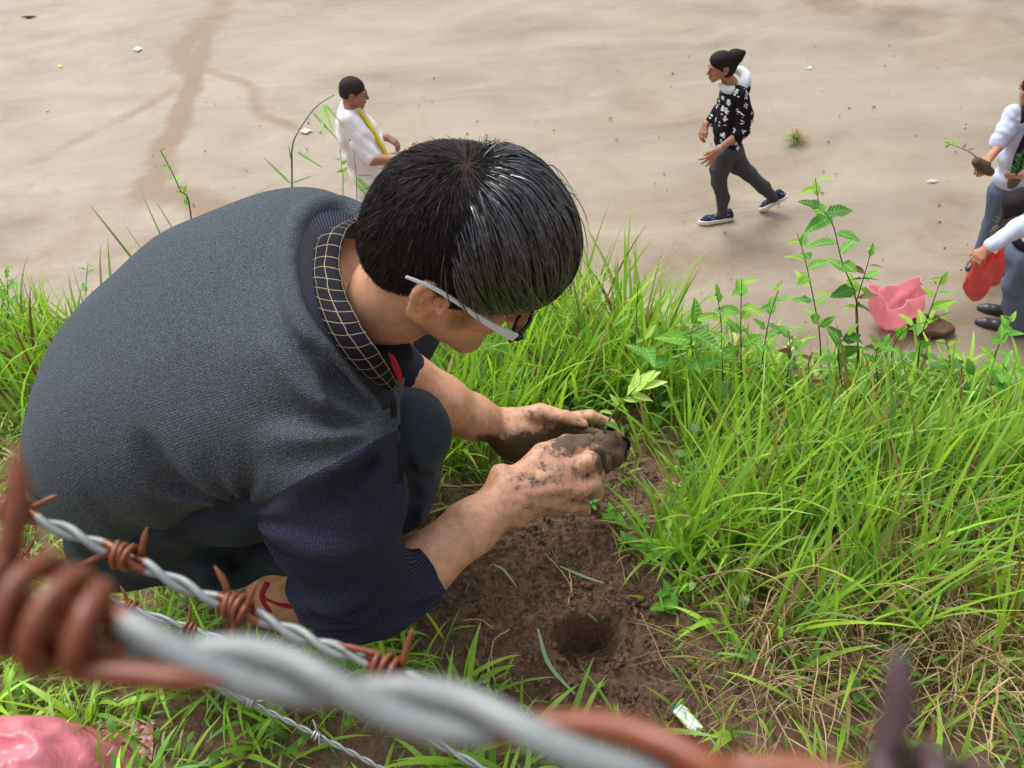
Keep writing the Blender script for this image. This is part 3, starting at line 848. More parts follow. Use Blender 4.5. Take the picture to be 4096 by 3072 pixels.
hV, hF_ = hd.mesh(.0020, 1, lo=np.array([-.12, -.19, -.2]), hi=np.array([.12, .14, .14]))
stub = np.clip(1 - ((hV - np.array([.062, .038, -.028])) / np.array([.03, .018, .028])).__pow__(2).sum(1), 0, 1) * .8
jl = sstep(-.045, -.085, hV[:, 2]) * sstep(.0, .03, hV[:, 1]) * .35
hst = np.maximum(stub, jl)
hW = hl(hV)
# ---- arms and hands
def hand(s, wr, kn, tips, rad, k=.008):
    """wr: wrist; kn: list of knuckle points; tips: list of joint chains for the four fingers, last = thumb chain"""
    for kp in kn: s.cone(wr, kp, rad[0], rad[1], .022)
    for ch, r in tips: s.chain(ch, r, k)
arms = SDF()
arms.chain([J['rel'], K(420, 568, 1.18), K(470, 528, 1.225), J['rwr']], [.044, .042, .037, .031], .02)
arms.ell(J['rwr'], (.036, .026, .032), frame(nrm(CW((.5, .8, 0))), FW, RT), .02)
wr = J['rwr']
kn = [K(557, 453, 1.285), K(572, 468, 1.282), K(579, 488, 1.285), K(571, 503, 1.30)]       # index .. little
for q, r in zip(kn, (.0175, .0180, .0175, .0160)): arms.cone(K(520, 491, 1.27), q, .027, r * .94, .020)
arms.cone(K(522, 502, 1.28), K(556, 506, 1.315), .024, .015, .02)
fr = [([kn[0], K(583, 447, 1.30), K(599, 452, 1.335), K(602, 460, 1.355)], [.0145, .0128, .0105, .0085]),
      ([kn[1], K(591, 461, 1.283), K(597, 474, 1.315), K(592, 480, 1.345)], [.0165, .0160, .0125, .0095]),
      ([kn[2], K(593, 483, 1.295), K(597, 492, 1.325), K(588, 496, 1.355)], [.0160, .0145, .0115, .0090]),
      ([kn[3], K(582, 503, 1.315), K(585, 510, 1.34), K(576, 508, 1.365)], [.0140, .0125, .0100, .0080])]
for ch, r in fr: arms.chain(ch, [x * .93 for x in r], .0035)
arms.chain([K(526, 474, 1.27), K(543, 454, 1.285), K(567, 443, 1.30), K(588, 440, 1.315)], [.022, .0165, .0130, .0095], .006)
# left hand, on edge, fingers under the root ball
arms.chain([J['lel'], K(442, 402, 1.33), K(472, 417, 1.38), J['lwr']], [.042, .039, .034, .029], .02)
lk = [K(562, 420, 1.45), K(568, 432, 1.475), K(564, 444, 1.50), K(552, 452, 1.52)]
for q, r in zip(lk, (.0145, .0145, .014, .013)): arms.cone(K(512, 432, 1.43), q, .027, r, .026)
arms.cone(K(515, 448, 1.44), K(548, 460, 1.47), .022, .014, .024)
lf = [([lk[0], K(590, 416, 1.45), K(610, 424, 1.47), K(618, 436, 1.48)], [.0125, .0112, .0096, .0082]),
      ([lk[1], K(596, 436, 1.49), K(616, 444, 1.50), K(624, 452, 1.50)], [.0130, .0115, .0100, .0085]),
      ([lk[2], K(590, 456, 1.52), K(608, 464, 1.53), K(616, 468, 1.52)], [.0125, .0110, .0095, .0080]),
      ([lk[3], K(574, 468, 1.54), K(588, 478, 1.55), K(598, 480, 1.54)], [.0115, .0100, .0088, .0074]),
      ([K(515, 420, 1.42), K(540, 412, 1.42), K(565, 418, 1.415), K(583, 425, 1.415)], [.019, .0150, .0125, .0095])]
for ch, r in lf: arms.chain(ch, r, .004)
# tendons, knuckle creases
for a_, b_ in [((525, 487), (560, 470)), ((526, 494), (565, 489)), ((524, 500), (560, 508))]:
    p_, q_ = arms.hit(*a_), arms.hit(*b_)
    arms.cone(p_ + FW * .0035, q_ + FW * .0035, .004, .005, .008)
aV, aF = arms.mesh(.0027, 1, disp=lambda P: .0012 * (vnoise(P[:, 0] * 90 + P[:, 2] * 60, P[:, 1] * 90, 81) - .5))
# ---- foot
ft = SDF()
ft.chain([K(283, 560, 1.385), K(272, 585, 1.43), K(285, 612, 1.465)], [.034, .036, .03], .02)
ft.chain([K(278, 596, 1.45), K(312, 622, 1.49), K(352, 634, 1.52)], [.036, .034, .026], .03)
ft.chain([J['ankl'], K(296, 490, 1.72), K(360, 500, 1.74)], [.036, .036, .026], .03)
fV, fF = ft.mesh(.004, 1)
core = torso(-.02); core.chain([J['rsh'], J['rel']], [.045, .04]); core.chain([J['lsh'], J['lel']], [.045, .04]); core.chain([J['hipr'], J['knr'], J['ankr']], [.07, .045, .035]); core.chain([J['hipl'], J['knl'], J['ankl']], [.07, .045, .035])
core.cone(K(366, 330, 1.04), K(300, 340, 1.09), .05, .07, .03)
cV, cF = core.mesh(.012, 1)
allV, allF = joinm([(hW, hF_), (aV, aF), (fV, fF), (cV, cF)])
pa_ = proj(allV)
def blob(cx, cy, rx, ry, ang=0):
    c, s_ = math.cos(ang), math.sin(ang); x = pa_[:, 0] - cx; y = pa_[:, 1] - cy
    u = (x * c + y * s_) / rx; v = (-x * s_ + y * c) / ry
    return np.clip(1.35 - .9 * np.hypot(u, v), 0, 1)
mud = np.zeros(len(allV))
for a in [(575, 441, 40, 13, -.2), (600, 452, 18, 22), (560, 445, 30, 10), (545, 470, 26, 7, .3), (536, 480, 30, 6, .1), (575, 472, 22, 6, .5), (528, 447, 50, 22, .1), (560, 440, 60, 22), (505, 440, 30, 14, .5), (520, 488, 10, 3, -.4), (577, 497, 12, 4)]:
    mud = np.maximum(mud, blob(*a))
isR = np.zeros(len(allV), bool); isR[len(hW):len(hW) + len(aV)] = True
mud[~isR] = 0
# the muddy palm heel belongs to the left hand only
dl = pa_[:, 2]
lefth = isR & (np.linalg.norm(allV - np.array(K(545, 440, 1.46)), axis=1) < np.linalg.norm(allV - np.array(K(555, 485, 1.29)), axis=1))
for a in [(528, 447, 50, 22, .1), (560, 440, 60, 22), (505, 440, 30, 14, .5)]:
    pass
m2 = np.zeros(len(allV))
for a, w_ in [((575, 441, 30, 9, -.2), 1), ((602, 458, 10, 16), .9), ((548, 466, 26, 9, .3), .52), ((534, 478, 34, 8, .1), .5), ((578, 474, 20, 8, .5), .5), ((520, 488, 14, 5, -.4), .5), ((580, 500, 14, 6), .5), ((566, 452, 22, 8, .1), .6)]:
    m2 = np.maximum(m2, blob(*a) * w_)
c_ball = K(607, 449, 1.38)
m3 = np.zeros(len(allV))
for a in [(540, 452, 55, 20, .0), (575, 440, 40, 16), (498, 446, 20, 8, .4)]: m3 = np.maximum(m3, blob(*a))
m3 = np.clip(m3 * 1.25, 0, 1) * sstep(396, 420, pa_[:, 1] + .25 * (pa_[:, 0] - 520))
mud = np.where(isR, np.where(lefth, m3, m2), 0)
base_sp = np.where(isR, .06 + .26 * sstep(470, 540, pa_[:, 0]), 0); fing = isR * np.clip(1.15 - np.linalg.norm(allV - c_ball, axis=1) / .075, 0, .72); mud = np.maximum(mud, fing); mud = np.maximum(mud, base_sp)
stb = np.zeros(len(allV)); stb[:len(hW)] = hst
obj('body', allV, allF, SKIN, man, attrs={'mud': mud, 'stubble': stb})
# ---- hair: a dark cap over the skull and combed strands
WH = nrm(np.array([.012, -.050, .095]))            # whorl direction from the skull centre
SKC = np.array([0, -.012, .030])
def lift(P):
    """thickness of the hair above the scalp at local point(s)"""
    y = P[..., 1]; z = P[..., 2]
    top = sstep(-.055, .02, y) * sstep(.035, .085, z)
    return .006 + .024 * top
cap = SDF()
cap.ell(SKC, (.081, .101, .092), None, .0)
cap.ell((0, -.045, -.020), (.064, .058, .058), None, .03)
cap.ell((0, .018, .074), (.068, .070, .053), None, .03)
cap.ell((0, .062, .055), (.056, .042, .044), None, .025)
# hairline: take the face, ears and nape away
def capmask(P):
    x, y, z = np.abs(P[:, 0]), P[:, 1], P[:, 2]
    line = -.052 + .0 * y                                   # nape
    line = np.where(y > -.055, -.052 + (y + .055) * 1.25, line)   # behind the ear rising
    line = np.where(y > -.015, np.maximum(.000, line), line)
    line = np.where(y > .020, .000 + (y - .020) * .42, line)
    line = np.where(y > .060, .017 + (y - .060) * .8, line)
    sb = (y > .012) & (y < .034) & (z > -.022) & (x > .05)
    return ((z > line) | sb), line
cV2, cF2 = cap.mesh(.003, 1)
mk, ln = capmask(cV2)
sc_a = np.clip(1 - np.linalg.norm(cV2 - SKC - WH * .094, axis=1) / .038, 0, 1)
cen = nrm(np.array([.045, -.035, .075]))
sc_a = np.maximum(sc_a, .75 * np.clip(1 - np.linalg.norm((cV2 - SKC - cen * .09) / np.array([1, 1.0, 1.0]), axis=1) / .04, 0, 1))
cF3 = cF2[mk[cF2].any(1)]
u_, inv_ = np.unique(cF3, return_inverse=True)
# pull the edge of the cap onto the head
capV = cV2[u_]; edge = sstep(.014, 0, capV[:, 2] - ln[u_]); 
fl = hd.ev(capV); gr = hd.grad(capV)
capV = capV - gr * (np.maximum(fl - .0005, 0) * edge)[:, None]
hair = obj('hair', hl(capV), inv_.reshape(cF3.shape), SCALP, man, attrs={'scalp': sc_a[u_]})
# strands
N = 60000
d = rng.normal(size=(N, 3)); d /= np.linalg.norm(d, axis=1, keepdims=True)
P = SKC + d * .13
for _ in range(12):
    f = cap.ev(P); P = P - d * (f * .9)[:, None]
m_, l_ = capmask(P); P = P[m_]; d = d[m_]; l_ = l_[m_]
den = rng.random(len(P)); 
sc = np.clip(1 - np.linalg.norm(P - SKC - WH * .094, axis=1) / .022, 0, 1)
keep = den > sc * .45
P = P[keep]; d = d[keep]; l_ = l_[keep]
n = cap.grad(P)
rel = P - (SKC + WH * .09)
away = rel - n * (rel * n).sum(1)[:, None]; dist = np.linalg.norm(rel, axis=1)
away /= np.linalg.norm(away, axis=1, keepdims=True) + 1e-9
swirl = np.cross(n, away)
# long hair combed forward and over to his right
front = sstep(-.045, .005, P[:, 1] + .25 * P[:, 2] - .012) * sstep(.030, .062, P[:, 2] + .25 * np.maximum(P[:, 1], 0))
front = np.clip(front + .22 * rng.normal(size=len(P)) * (front * (1 - front) * 4) + 0, 0, 1)
comb = np.array([.62, .62, -.35]); 
clump = np.stack([vnoise(P[:, 0] * 95 + 50, P[:, 1] * 95 + 50 + P[:, 2] * 60, 21 + i) - .5 for i in range(3)], 1)
T0 = away * (1 - .45 * front)[:, None] + swirl * (.25 + .1 * front)[:, None] + comb * (.75 * front)[:, None] + clump * (.4 + .30 * front)[:, None] + rng.normal(size=P.shape) * (.17 - .10 * front)[:, None]
down = np.array([0, -.15, -1.0]); T0 = T0 + down * (.55 * (1 - front) * sstep(.05, .0, P[:, 2]))[:, None]
T0 -= n * (T0 * n).sum(1)[:, None]; T0 /= np.linalg.norm(T0, axis=1, keepdims=True)
low = sstep(.03, -.01, P[:, 2] - l_)
L = np.where(front > .4,   .065 + .035 * rng.random(len(P)), .012 + .012 * rng.random(len(P))) * (1 - .55 * low)
lay = rng.random(len(P))
S = 9
pts = [P - n * .002]
cur = P.copy(); Tn = T0.copy()
lft = np.where(front > .4, .001 + .010 * lay * lay + .012 * (rng.random(len(P)) < .004), 0)
rise = np.where(front > .4, .10, .08 + .16 * rng.random(len(P)) + .5 * (rng.random(len(P)) < .006))
for s_ in range(1, S):
    st = (L / (S - 1))[:, None]
    g = cap.grad(cur) if s_ % 2 else g_old
    g_old = g
    grav = (comb * .10 * front[:, None]) + np.array([0, 0, -.05]) * front[:, None]
    Tn = Tn + grav; Tn -= g * (Tn * g).sum(1)[:, None]; Tn /= np.linalg.norm(Tn, axis=1, keepdims=True)
    cur = cur + Tn * st + g * st * rise[:, None] * (1 - .0 * s_)
    f = cap.ev(cur)
    tgt = np.where(front > .4, lft + .0006, f)
    tgt = np.where(front > .4, np.minimum(f, lft + .003), f)
    fr_ = (front > .4)
    cur = np.where(fr_[:, None], cur - g * (f - (lft * min(1, s_ / 3) + .0006))[:, None] * .8, cur)
    pts.append(cur.copy())
PT = np.stack(pts, 1)                                   # n,S,3
Tt = np.gradient(PT, axis=1); Tt /= np.linalg.norm(Tt, axis=-1, keepdims=True) + 1e-9
nn = cap.grad(PT.reshape(-1, 3)).reshape(PT.shape)
side = np.cross(Tt, nn) + .8 * nn * rng.normal(size=(len(PT), 1, 1)); side /= np.linalg.norm(side, axis=-1, keepdims=True) + 1e-9
w = np.array([.8, 1, 1, 1, .95, .9, .75, .5, .1])[None, :, None] * (.00026 + .00024 * rng.random((len(PT), 1, 1))) * np.where(front > .4, 1.5, 1.0)[:, None, None]
A_ = hl((PT - side * w).reshape(-1, 3)).reshape(PT.shape); B_ = hl((PT + side * w).reshape(-1, 3)).reshape(PT.shape)
Vh = np.stack([A_, B_], 2).reshape(-1, 3)
Vh = Vh.reshape(len(PT), S * 2, 3); fr_ = front > .4
for m_, mt_ in ((fr_, HAIRW), (~fr_, HAIR)):
    n_ = int(m_.sum())
    base = (np.arange(n_) * S * 2)[:, None] + (np.arange(S - 1) * 2)[None]
    Fh = np.stack([base, base + 1, base + 3, base + 2], -1).reshape(-1, 4)
    st_o = obj('hair_strands', Vh[m_].reshape(-1, 3), Fh, mt_, man); st_o['kind'] = 'stuff'
# eyebrow
# ---- glasses
WHT = plain('white_plastic', (.72, .78, .86), .25, .5, .06); BLK = mat('black_plastic', (.008, .008, .009), .25, .6)
LENS = mat('lens', (.9, .93, .95), .03, .5, trans=.95)
fx = .060
def hinge(sx): return np.array([.066 * sx, .098, -.006])
TEMP = []; LNS = []
for sx in (1, -1):
    pts_ = spline([hinge(sx), (.076 * sx, .06, .001), (.0855 * sx, .01, .014), (.0875 * sx, -.020, .016), (.083 * sx, -.048, .006)], 26)
    hgt = np.interp(np.linspace(0, 1, 26), [0, .08, .2, .5, .8, 1], [.0085, .0085, .0060, .0034, .0028, .0020])
    Vt = []
    for i, p in enumerate(pts_):
        for dx, dz in ((-1, -1), (1, -1), (1, 1), (-1, 1)): Vt.append(p + np.array([dx * .0011 * sx, 0, dz * hgt[i] * .72]))
    Ft = []
    for i in range(25):
        for j in range(4): Ft.append([i * 4 + j, i * 4 + (j + 1) % 4, i * 4 + 4 + (j + 1) % 4, i * 4 + 4 + j])
    Ft += [[3, 2, 1, 0], [100, 101, 102, 103]]
    TEMP.append((hl(np.array(Vt)), Ft))
fw = []
for sx in (1, -1):
    th = np.linspace(0, 2 * math.pi, 29)
    ring = np.stack([sx * .034 + .027 * np.sign(np.cos(th)) * np.abs(np.cos(th)) ** .6, .108 - .008 * np.abs((sx * .034 + .027 * np.cos(th)) / .06) ** 2, -.010 + .0185 * np.sign(np.sin(th)) * np.abs(np.sin(th)) ** .7], 1)
    fw.append(tube(hl(ring), .0024, 6, False))
    Vl = np.concatenate([hl(ring[:-1]), hl(ring[:-1] + np.array([0, .0012, 0]))]); n_ = 28
    LNS.append((Vl, [list(range(n_)), list(range(2 * n_ - 1, n_ - 1, -1))] + [[i, (i + 1) % n_, n_ + (i + 1) % n_, n_ + i] for i in range(n_)]))
    fw.append(tube(hl(np.array([[sx * .061, .104, -.004], [sx * .066, .099, -.006]])), .004, 6, False))
fw.append(tube(hl(spline([(-.008, .110, -.006), (0, .113, -.003), (.008, .110, -.006)], 6)), .002, 6, False))
v_, f_ = joinm(fw); gfr = obj('glasses', v_, f_, BLK, man)
for v_, f_ in TEMP: obj('temple_arm', v_, f_, WHT, gfr, smooth=False)
for v_, f_ in LNS: obj('lens', v_, f_, LENS, gfr, smooth=False)
# ---- sandal straps
REDS = plain('red_strap', (.36, .02, .035), .6, .3)
stt = []
for a in ([(268, 582, 1.395), (262, 596, 1.42), (270, 612, 1.45)], [(262, 596, 1.42), (290, 606, 1.43), (322, 600, 1.46)], [(270, 618, 1.46), (296, 632, 1.465), (330, 628, 1.48)], [(308, 612, 1.45), (322, 622, 1.46), (344, 618, 1.48)]):
    P_ = spline([ft.hit(q[0], q[1], 1.2) - FW * .001 for q in a], 14); stt.append(tube(P_, .0045, 6, True))
v_, f_ = joinm(stt); obj('sandal_strap', v_, fixq(f_), REDS, man)
sol = SDF(); sol.chain([K(270, 612, 1.50), K(312, 640, 1.535), K(356, 652, 1.565)], [.034, .036, .030], .03); v_, f_ = sol.mesh(.006, 1); v_[:, 2] = np.minimum(v_[:, 2], v_[:, 2].mean() + .004)
obj('sandal_sole', v_, f_, DKC, man)
# ================================================================== grass
def b_grass(t, b):
    c = t.attr('col', 'Color'); o = t.n('ShaderNodeNewGeometry').outputs['Position']
    n = t.noise(o, 60, 2); c = t.mix(t.math('MULTIPLY', n, .35), c, t.mix(1.0, c, (.55, .6, .5), 'MULTIPLY'))
    t.l(c, b.inputs['Base Color'])
    tr = t.n('ShaderNodeBsdfTranslucent'); t.l(t.mix(1.0, c, (1.15, 1.25, .5), 'MULTIPLY'), tr.inputs[0])
    mx = t.n('ShaderNodeMixShader'); mx.inputs[0].default_value = .42
    out = [n_ for n_ in t.nt.nodes if n_.type == 'OUTPUT_MATERIAL'][0]
    t.l(b.outputs[0], mx.inputs[1]); t.l(tr.outputs[0], mx.inputs[2]); t.l(mx.outputs[0], out.inputs[0])
GRASS = mat('grass_blades', rough=.38, spec=.45, build=b_grass)
def blades(P, az, L, w, bend, col, seg=5, twist=0.0, tilt=None, droop=None, tipcol=None):
    """ribbon blades. P roots, az lean azimuth, L length, w half width, bend = total bend angle, tilt = start angle from vertical"""
    n = len(P); t = np.linspace(0, 1, seg + 1)
    tilt = np.full(n, .15) if tilt is None else tilt
    ang = tilt[:, None] + bend[:, None] * t[None] ** 1.4
    dl = (L / seg)[:, None]
    hx = np.cumsum(np.sin(ang) * dl, 1) - np.sin(ang[:, :1]) * dl; hz = np.cumsum(np.cos(ang) * dl, 1) - np.cos(ang[:, :1]) * dl
    d = np.stack([np.cos(az), np.sin(az), 0 * az], 1)
    C = P[:, None] + hx[..., None] * d[:, None]; C[..., 2] += hz
    g = ground(C[..., 0], C[..., 1]) + .006
    C[..., 2] = np.where((C[..., 1] < edge_y(C[..., 0]) + .1) & (t[None] > .1), np.maximum(C[..., 2], g), C[..., 2])
    tw = az[:, None] + math.pi / 2 + (rng.normal(size=n) * .5)[:, None] + twist * t[None] * rng.normal(size=n)[:, None]
    s = np.stack([np.cos(tw), np.sin(tw), 0 * tw], -1)
    prof = np.minimum(1, .55 + 1.2 * t) * np.clip((1 - t) * 2.2, 0, 1) ** .7
    W = (w[:, None] * prof[None])[..., None]
    V = np.stack([C - s * W, C + s * W], 2).reshape(-1, 3)
    base = (np.arange(n) * (seg + 1) * 2)[:, None] + (np.arange(seg) * 2)[None]
    Fq = np.stack([base, base + 1, base + 3, base + 2], -1).reshape(-1, 4)
    tip = col * .0 + (tipcol if tipcol is not None else col)
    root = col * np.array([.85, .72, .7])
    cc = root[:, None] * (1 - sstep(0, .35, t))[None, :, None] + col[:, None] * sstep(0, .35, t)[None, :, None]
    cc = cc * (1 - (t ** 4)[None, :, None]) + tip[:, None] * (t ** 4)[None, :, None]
    cc = np.repeat(cc[:, :, None], 2, 2).reshape(-1, 3)
    return V, Fq, cc
def gcol(n, dry=.06):
    h = rng.random(n)[:, None]
    a = np.array([.31, .55, .07]); b_ = np.array([.48, .72, .08]); c = np.array([.20, .45, .11])
    col = a * (1 - h) + b_ * h
    m = rng.random(n) < .3; col[m] = c + (a - c) * rng.random((m.sum(), 1))
    m = rng.random(n) < dry; col[m] = np.array([.40, .29, .14]) * (.6 + .8 * rng.random((m.sum(), 1)))
    m = rng.random(n) < dry * .25; col[m] = np.array([.28, .13, .07])
    return col * (.68 + .5 * rng.random((n, 1)))
OCC = [K(290, 610, 1.45), K(320, 640, 1.5), K(300, 480, 1.68), K(350, 500, 1.7)]
def scatter(n, zone):
    out = []
    while sum(len(o) for o in out) < n:
        x = rng.uniform(-2.4, 2.5, 20000); y = rng.uniform(.1, 2.15, 20000)
        k = zone(x, y); m = rng.random(20000) < k
        out.append(np.stack([x[m], y[m]], 1))
    P = np.concatenate(out)[:n]
    return np.concatenate([P, ground(P[:, 0], P[:, 1])[:, None] - .004], 1)
def pxy(x, y):
    P = np.stack([x, y, ground(x, y)], -1); return proj(P)
def base_zone(x, y):
    sd = soilmask(x, y)
    k = sstep(.01, -.05, sd)
    e = edge_y(x); k = k * sstep(e + .28, e + .05, y)
    # nothing grows under the feet and in the hole
    k = k * sstep(.09, .15, np.hypot(x - HOLE[0], y - HOLE[1]))
    for q in OCC: k = k * sstep(.04, .09, np.hypot(x - q[0], y - q[1]))
    return k
def tall_zone(x, y):
    p = pxy(x, y)
    z = sstep(700, 470, p[..., 1] - .25 * (p[..., 0] - 600) * .6) * sstep(.0, .05, -soilmask(x, y))
    left = (p[..., 0] < 300)
    z = np.where(left, sstep(440, 380, p[..., 1]), z)
    clump = sstep(.38, .62, vnoise(x * 9, y * 9, 30))
    return base_zone(x, y) * z * (.25 + .75 * clump)
def short_zone(x, y):
    p = pxy(x, y); clump = sstep(.3, .65, vnoise(x * 14 + 9, y * 14, 31))
    thin = np.maximum(.35 + .65 * sstep(560, 430, p[..., 1]), sstep(440, 380, p[..., 0]))
    return base_zone(x, y) * (.15 + .85 * clump) * thin
parts = []
def addb(*a, **k): parts.append(blades(*a, **k))
# tall upright blades in tufts
T = scatter(2200, tall_zone); rep = 6
P = np.repeat(T, rep, 0); P[:, :2] += rng.normal(size=(len(P), 2)) * .014; P[:, 2] = ground(P[:, 0], P[:, 1]) - .004
n = len(P); taz = np.repeat(rng.normal(.5, 1.6, len(T)), rep)
L = (.11 + .24 * rng.random(n)) * np.repeat(.6 + .6 * rng.random(len(T)), rep)
L *= 1 - .62 * sstep(-.26, -.04, P[:, 1] - edge_y(P[:, 0])) * sstep(.25, .45, P[:, 0]) - .25 * sstep(-.2, 0, P[:, 1] - edge_y(P[:, 0])) * sstep(-.3, -.6, P[:, 0])
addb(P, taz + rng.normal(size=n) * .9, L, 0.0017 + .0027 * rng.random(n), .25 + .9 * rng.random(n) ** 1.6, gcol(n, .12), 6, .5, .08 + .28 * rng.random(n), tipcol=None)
# short ground blades
n = 30000; P = scatter(n, short_zone)
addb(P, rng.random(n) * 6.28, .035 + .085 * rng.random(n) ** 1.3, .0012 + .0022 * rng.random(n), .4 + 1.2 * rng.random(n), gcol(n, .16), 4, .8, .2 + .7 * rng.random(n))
# sparse sprouts on the soil edge
n = 260; P = scatter(n, lambda x, y: sstep(-.03, 0, soilmask(x, y)) * sstep(.05, .01, soilmask(x, y)))
addb(P, rng.random(n) * 6.28, .03 + .06 * rng.random(n), .001 + .0018 * rng.random(n), .3 + .8 * rng.random(n), gcol(n, .15), 4, .5, .1 + .6 * rng.random(n))
# broad blades in the foreground and middle right
def broad_zone(x, y):
    p = pxy(x, y); return base_zone(x, y) * (1 - .55 * sstep(1.1, .5, np.hypot((p[..., 0] - 950) / 130, (p[..., 1] - 640) / 100))) * ((p[..., 0] > 640) | (p[..., 1] > 640)) * sstep(.4, .6, vnoise(x * 7, y * 7, 33))
T = scatter(1150, broad_zone); rep = 4; P = np.repeat(T, rep, 0); P[:, :2] += rng.normal(size=(len(P), 2)) * .01; n = len(P)
P[:, 2] = ground(P[:, 0], P[:, 1]) - .003
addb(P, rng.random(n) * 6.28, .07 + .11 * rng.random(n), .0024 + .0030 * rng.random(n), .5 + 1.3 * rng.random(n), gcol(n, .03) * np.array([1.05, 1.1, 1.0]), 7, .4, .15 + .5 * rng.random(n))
V = np.concatenate([p[0] for p in parts]); nb = np.cumsum([0] + [len(p[0]) for p in parts]); Fq = np.concatenate([p[1] + o_ for p, o_ in zip(parts, nb)]); cc = np.concatenate([p[2] for p in parts])
g_o = obj('grass', V, Fq, GRASS, attrs={'col': cc}); tag(g_o, 'bright green grass covering the bank round the bare soil', 'grass', kind='stuff')
# ---- dead straw, pulled roots and cut stems
def b_straw(t, b):
    c = t.attr('col', 'Color'); o = t.n('ShaderNodeNewGeometry').outputs['Position']; n = t.noise(o, 130, 3)
    t.l(t.mix(t.math('MULTIPLY', n, .6), c, t.mix(1.0, c, (.4, .33, .28), 'MULTIPLY')), b.inputs['Base Color'])
STRAW = mat('straw', rough=.7, spec=.25, build=b_straw)
def sticks(n, zone, Lr, r, colr, wob=.25, lift=.02, azf=None, seg=5):
    P = scatter(n, zone); az = (rng.random(n) * math.pi * 2) if azf is None else azf(P)
    L = Lr[0] + (Lr[1] - Lr[0]) * rng.random(n) ** 1.5; k = rng.normal(size=n) * wob
    t = np.linspace(0, 1, seg + 1); a = az[:, None] + k[:, None] * t[None] * 2 + rng.normal(size=(n, seg + 1)) * wob * .6
    dl = (L / seg)[:, None]
    x = P[:, :1] + np.cumsum(np.cos(a) * dl, 1); y = P[:, 1:2] + np.cumsum(np.sin(a) * dl, 1)
    z = ground(x, y) + .006 + (lift * rng.random(n))[:, None] * np.sin(np.pi * t)[None] + (rng.random(n) * lift * .8)[:, None]
    C = np.stack([x, y, z], -1)
    rad = (r[0] + (r[1] - r[0]) * rng.random(n) ** 2)[:, None] * (1 - .55 * t)[None]
    T = np.gradient(C, axis=1); T /= np.linalg.norm(T, axis=-1, keepdims=True) + 1e-9
    s = np.cross(T, [0, 0, 1.0]); u = np.cross(s, T)
    ring = [s, -.5 * s + .87 * u, -.5 * s - .87 * u]
    V = np.stack([C + q * rad[..., None] for q in ring], 2).reshape(-1, 3)
    b0 = (np.arange(n) * (seg + 1) * 3)[:, None] + (np.arange(seg) * 3)[None]
    Fq = np.concatenate([np.stack([b0 + i, b0 + (i + 1) % 3, b0 + 3 + (i + 1) % 3, b0 + 3 + i], -1).reshape(-1, 4) for i in range(3)])
    c = np.array(colr[0]) + (np.array(colr[1]) - np.array(colr[0])) * rng.random((n, 1)); c = np.repeat(c, (seg + 1) * 3, 0)
    return V, Fq, c
def straw_zone(x, y):
    p = pxy(x, y)
    d = np.minimum(np.hypot((p[..., 0] - 960) / 110, (p[..., 1] - 640) / 110), np.hypot((p[..., 0] - 840) / 90, (p[..., 1] - 585) / 45))
    d = np.minimum(d, np.hypot((p[..., 0] - 790) / 90, (p[..., 1] - 680) / 60))
    d = np.minimum(d, np.hypot((p[..., 0] - 900) / 120, (p[..., 1] - 565) / 60))
    return base_zone(x, y) * sstep(1.2, .3, d) * (.25 + .75 * sstep(.4, .6, vnoise(x * 9, y * 9, 77)))
sp = [sticks(900, straw_zone, (.05, .20), (.0008, .0023), ((.30, .19, .09), (.68, .52, .30)), .09, .09),
      sticks(1700, base_zone, (.02, .10), (.0005, .0013), ((.10, .05, .028), (.38, .24, .12)), .2, .02),
      sticks(420, lambda x, y: sstep(0, .03, soilmask(x, y)), (.008, .05), (.0004, .0011), ((.12, .065, .04), (.50, .36, .20)), .5, .004)]
V = np.concatenate([p[0] for p in sp]); nb = np.cumsum([0] + [len(p[0]) for p in sp]); Fq = np.concatenate([p[1] + o_ for p, o_ in zip(sp, nb)]); cc = np.concatenate([p[2] for p in sp])
tag(obj('dry_straw', V, Fq, STRAW, attrs={'col': cc}), 'dead straw and cut roots lying among the grass', 'straw', kind='stuff')
# ================================================================== leafy plants
def b_leaf(c0, c1):
    def f(t, b):
        oi = t.n('ShaderNodeObjectInfo'); o = t.coord('Object'); n = t.noise(o, 3.0, 3)
        c = t.mix(oi.outputs['Random'], c0, c1); c = t.mix(t.math('MULTIPLY', n, .4), c, tuple(x * .6 for x in c0))
        s = t.n('ShaderNodeSeparateXYZ'); t.l(t.coord('Object'), s.inputs[0])
        rib = t.ramp(t.math('ABSOLUTE', s.outputs[0]), [(.0, 1.0), (.035, 0.0)])
        vn = t.math('SINE', t.math('MULTIPLY', t.math('ADD', s.outputs[1], t.math('MULTIPLY', t.math('ABSOLUTE', s.outputs[0]), -.7)), 48.0))
        c = t.mix(t.math('MULTIPLY', rib, .5), c, tuple(min(1, x * 1.6 + .03) for x in c1))
        t.l(c, b.inputs['Base Color']); t.bump(t.math('ADD', vn, n), .25, .02, b)
        tr = t.n('ShaderNodeBsdfTranslucent'); t.l(t.mix(1.0, c, (1.2, 1.3, .4), 'MULTIPLY'), tr.inputs[0])
        mx = t.n('ShaderNodeMixShader'); mx.inputs[0].default_value = .35
        out = [q for q in t.nt.nodes if q.type == 'OUTPUT_MATERIAL'][0]
        t.l(b.outputs[0], mx.inputs[1]); t.l(tr.outputs[0], mx.inputs[2]); t.l(mx.outputs[0], out.inputs[0])
    return f
LEAF = mat('leaf_green', rough=.42, spec=.4, build=b_leaf((.13, .36, .05), (.22, .50, .06)))
LEAFY = mat('leaf_yellow_green', rough=.42, spec=.4, build=b_leaf((.24, .48, .05), (.36, .58, .08)))
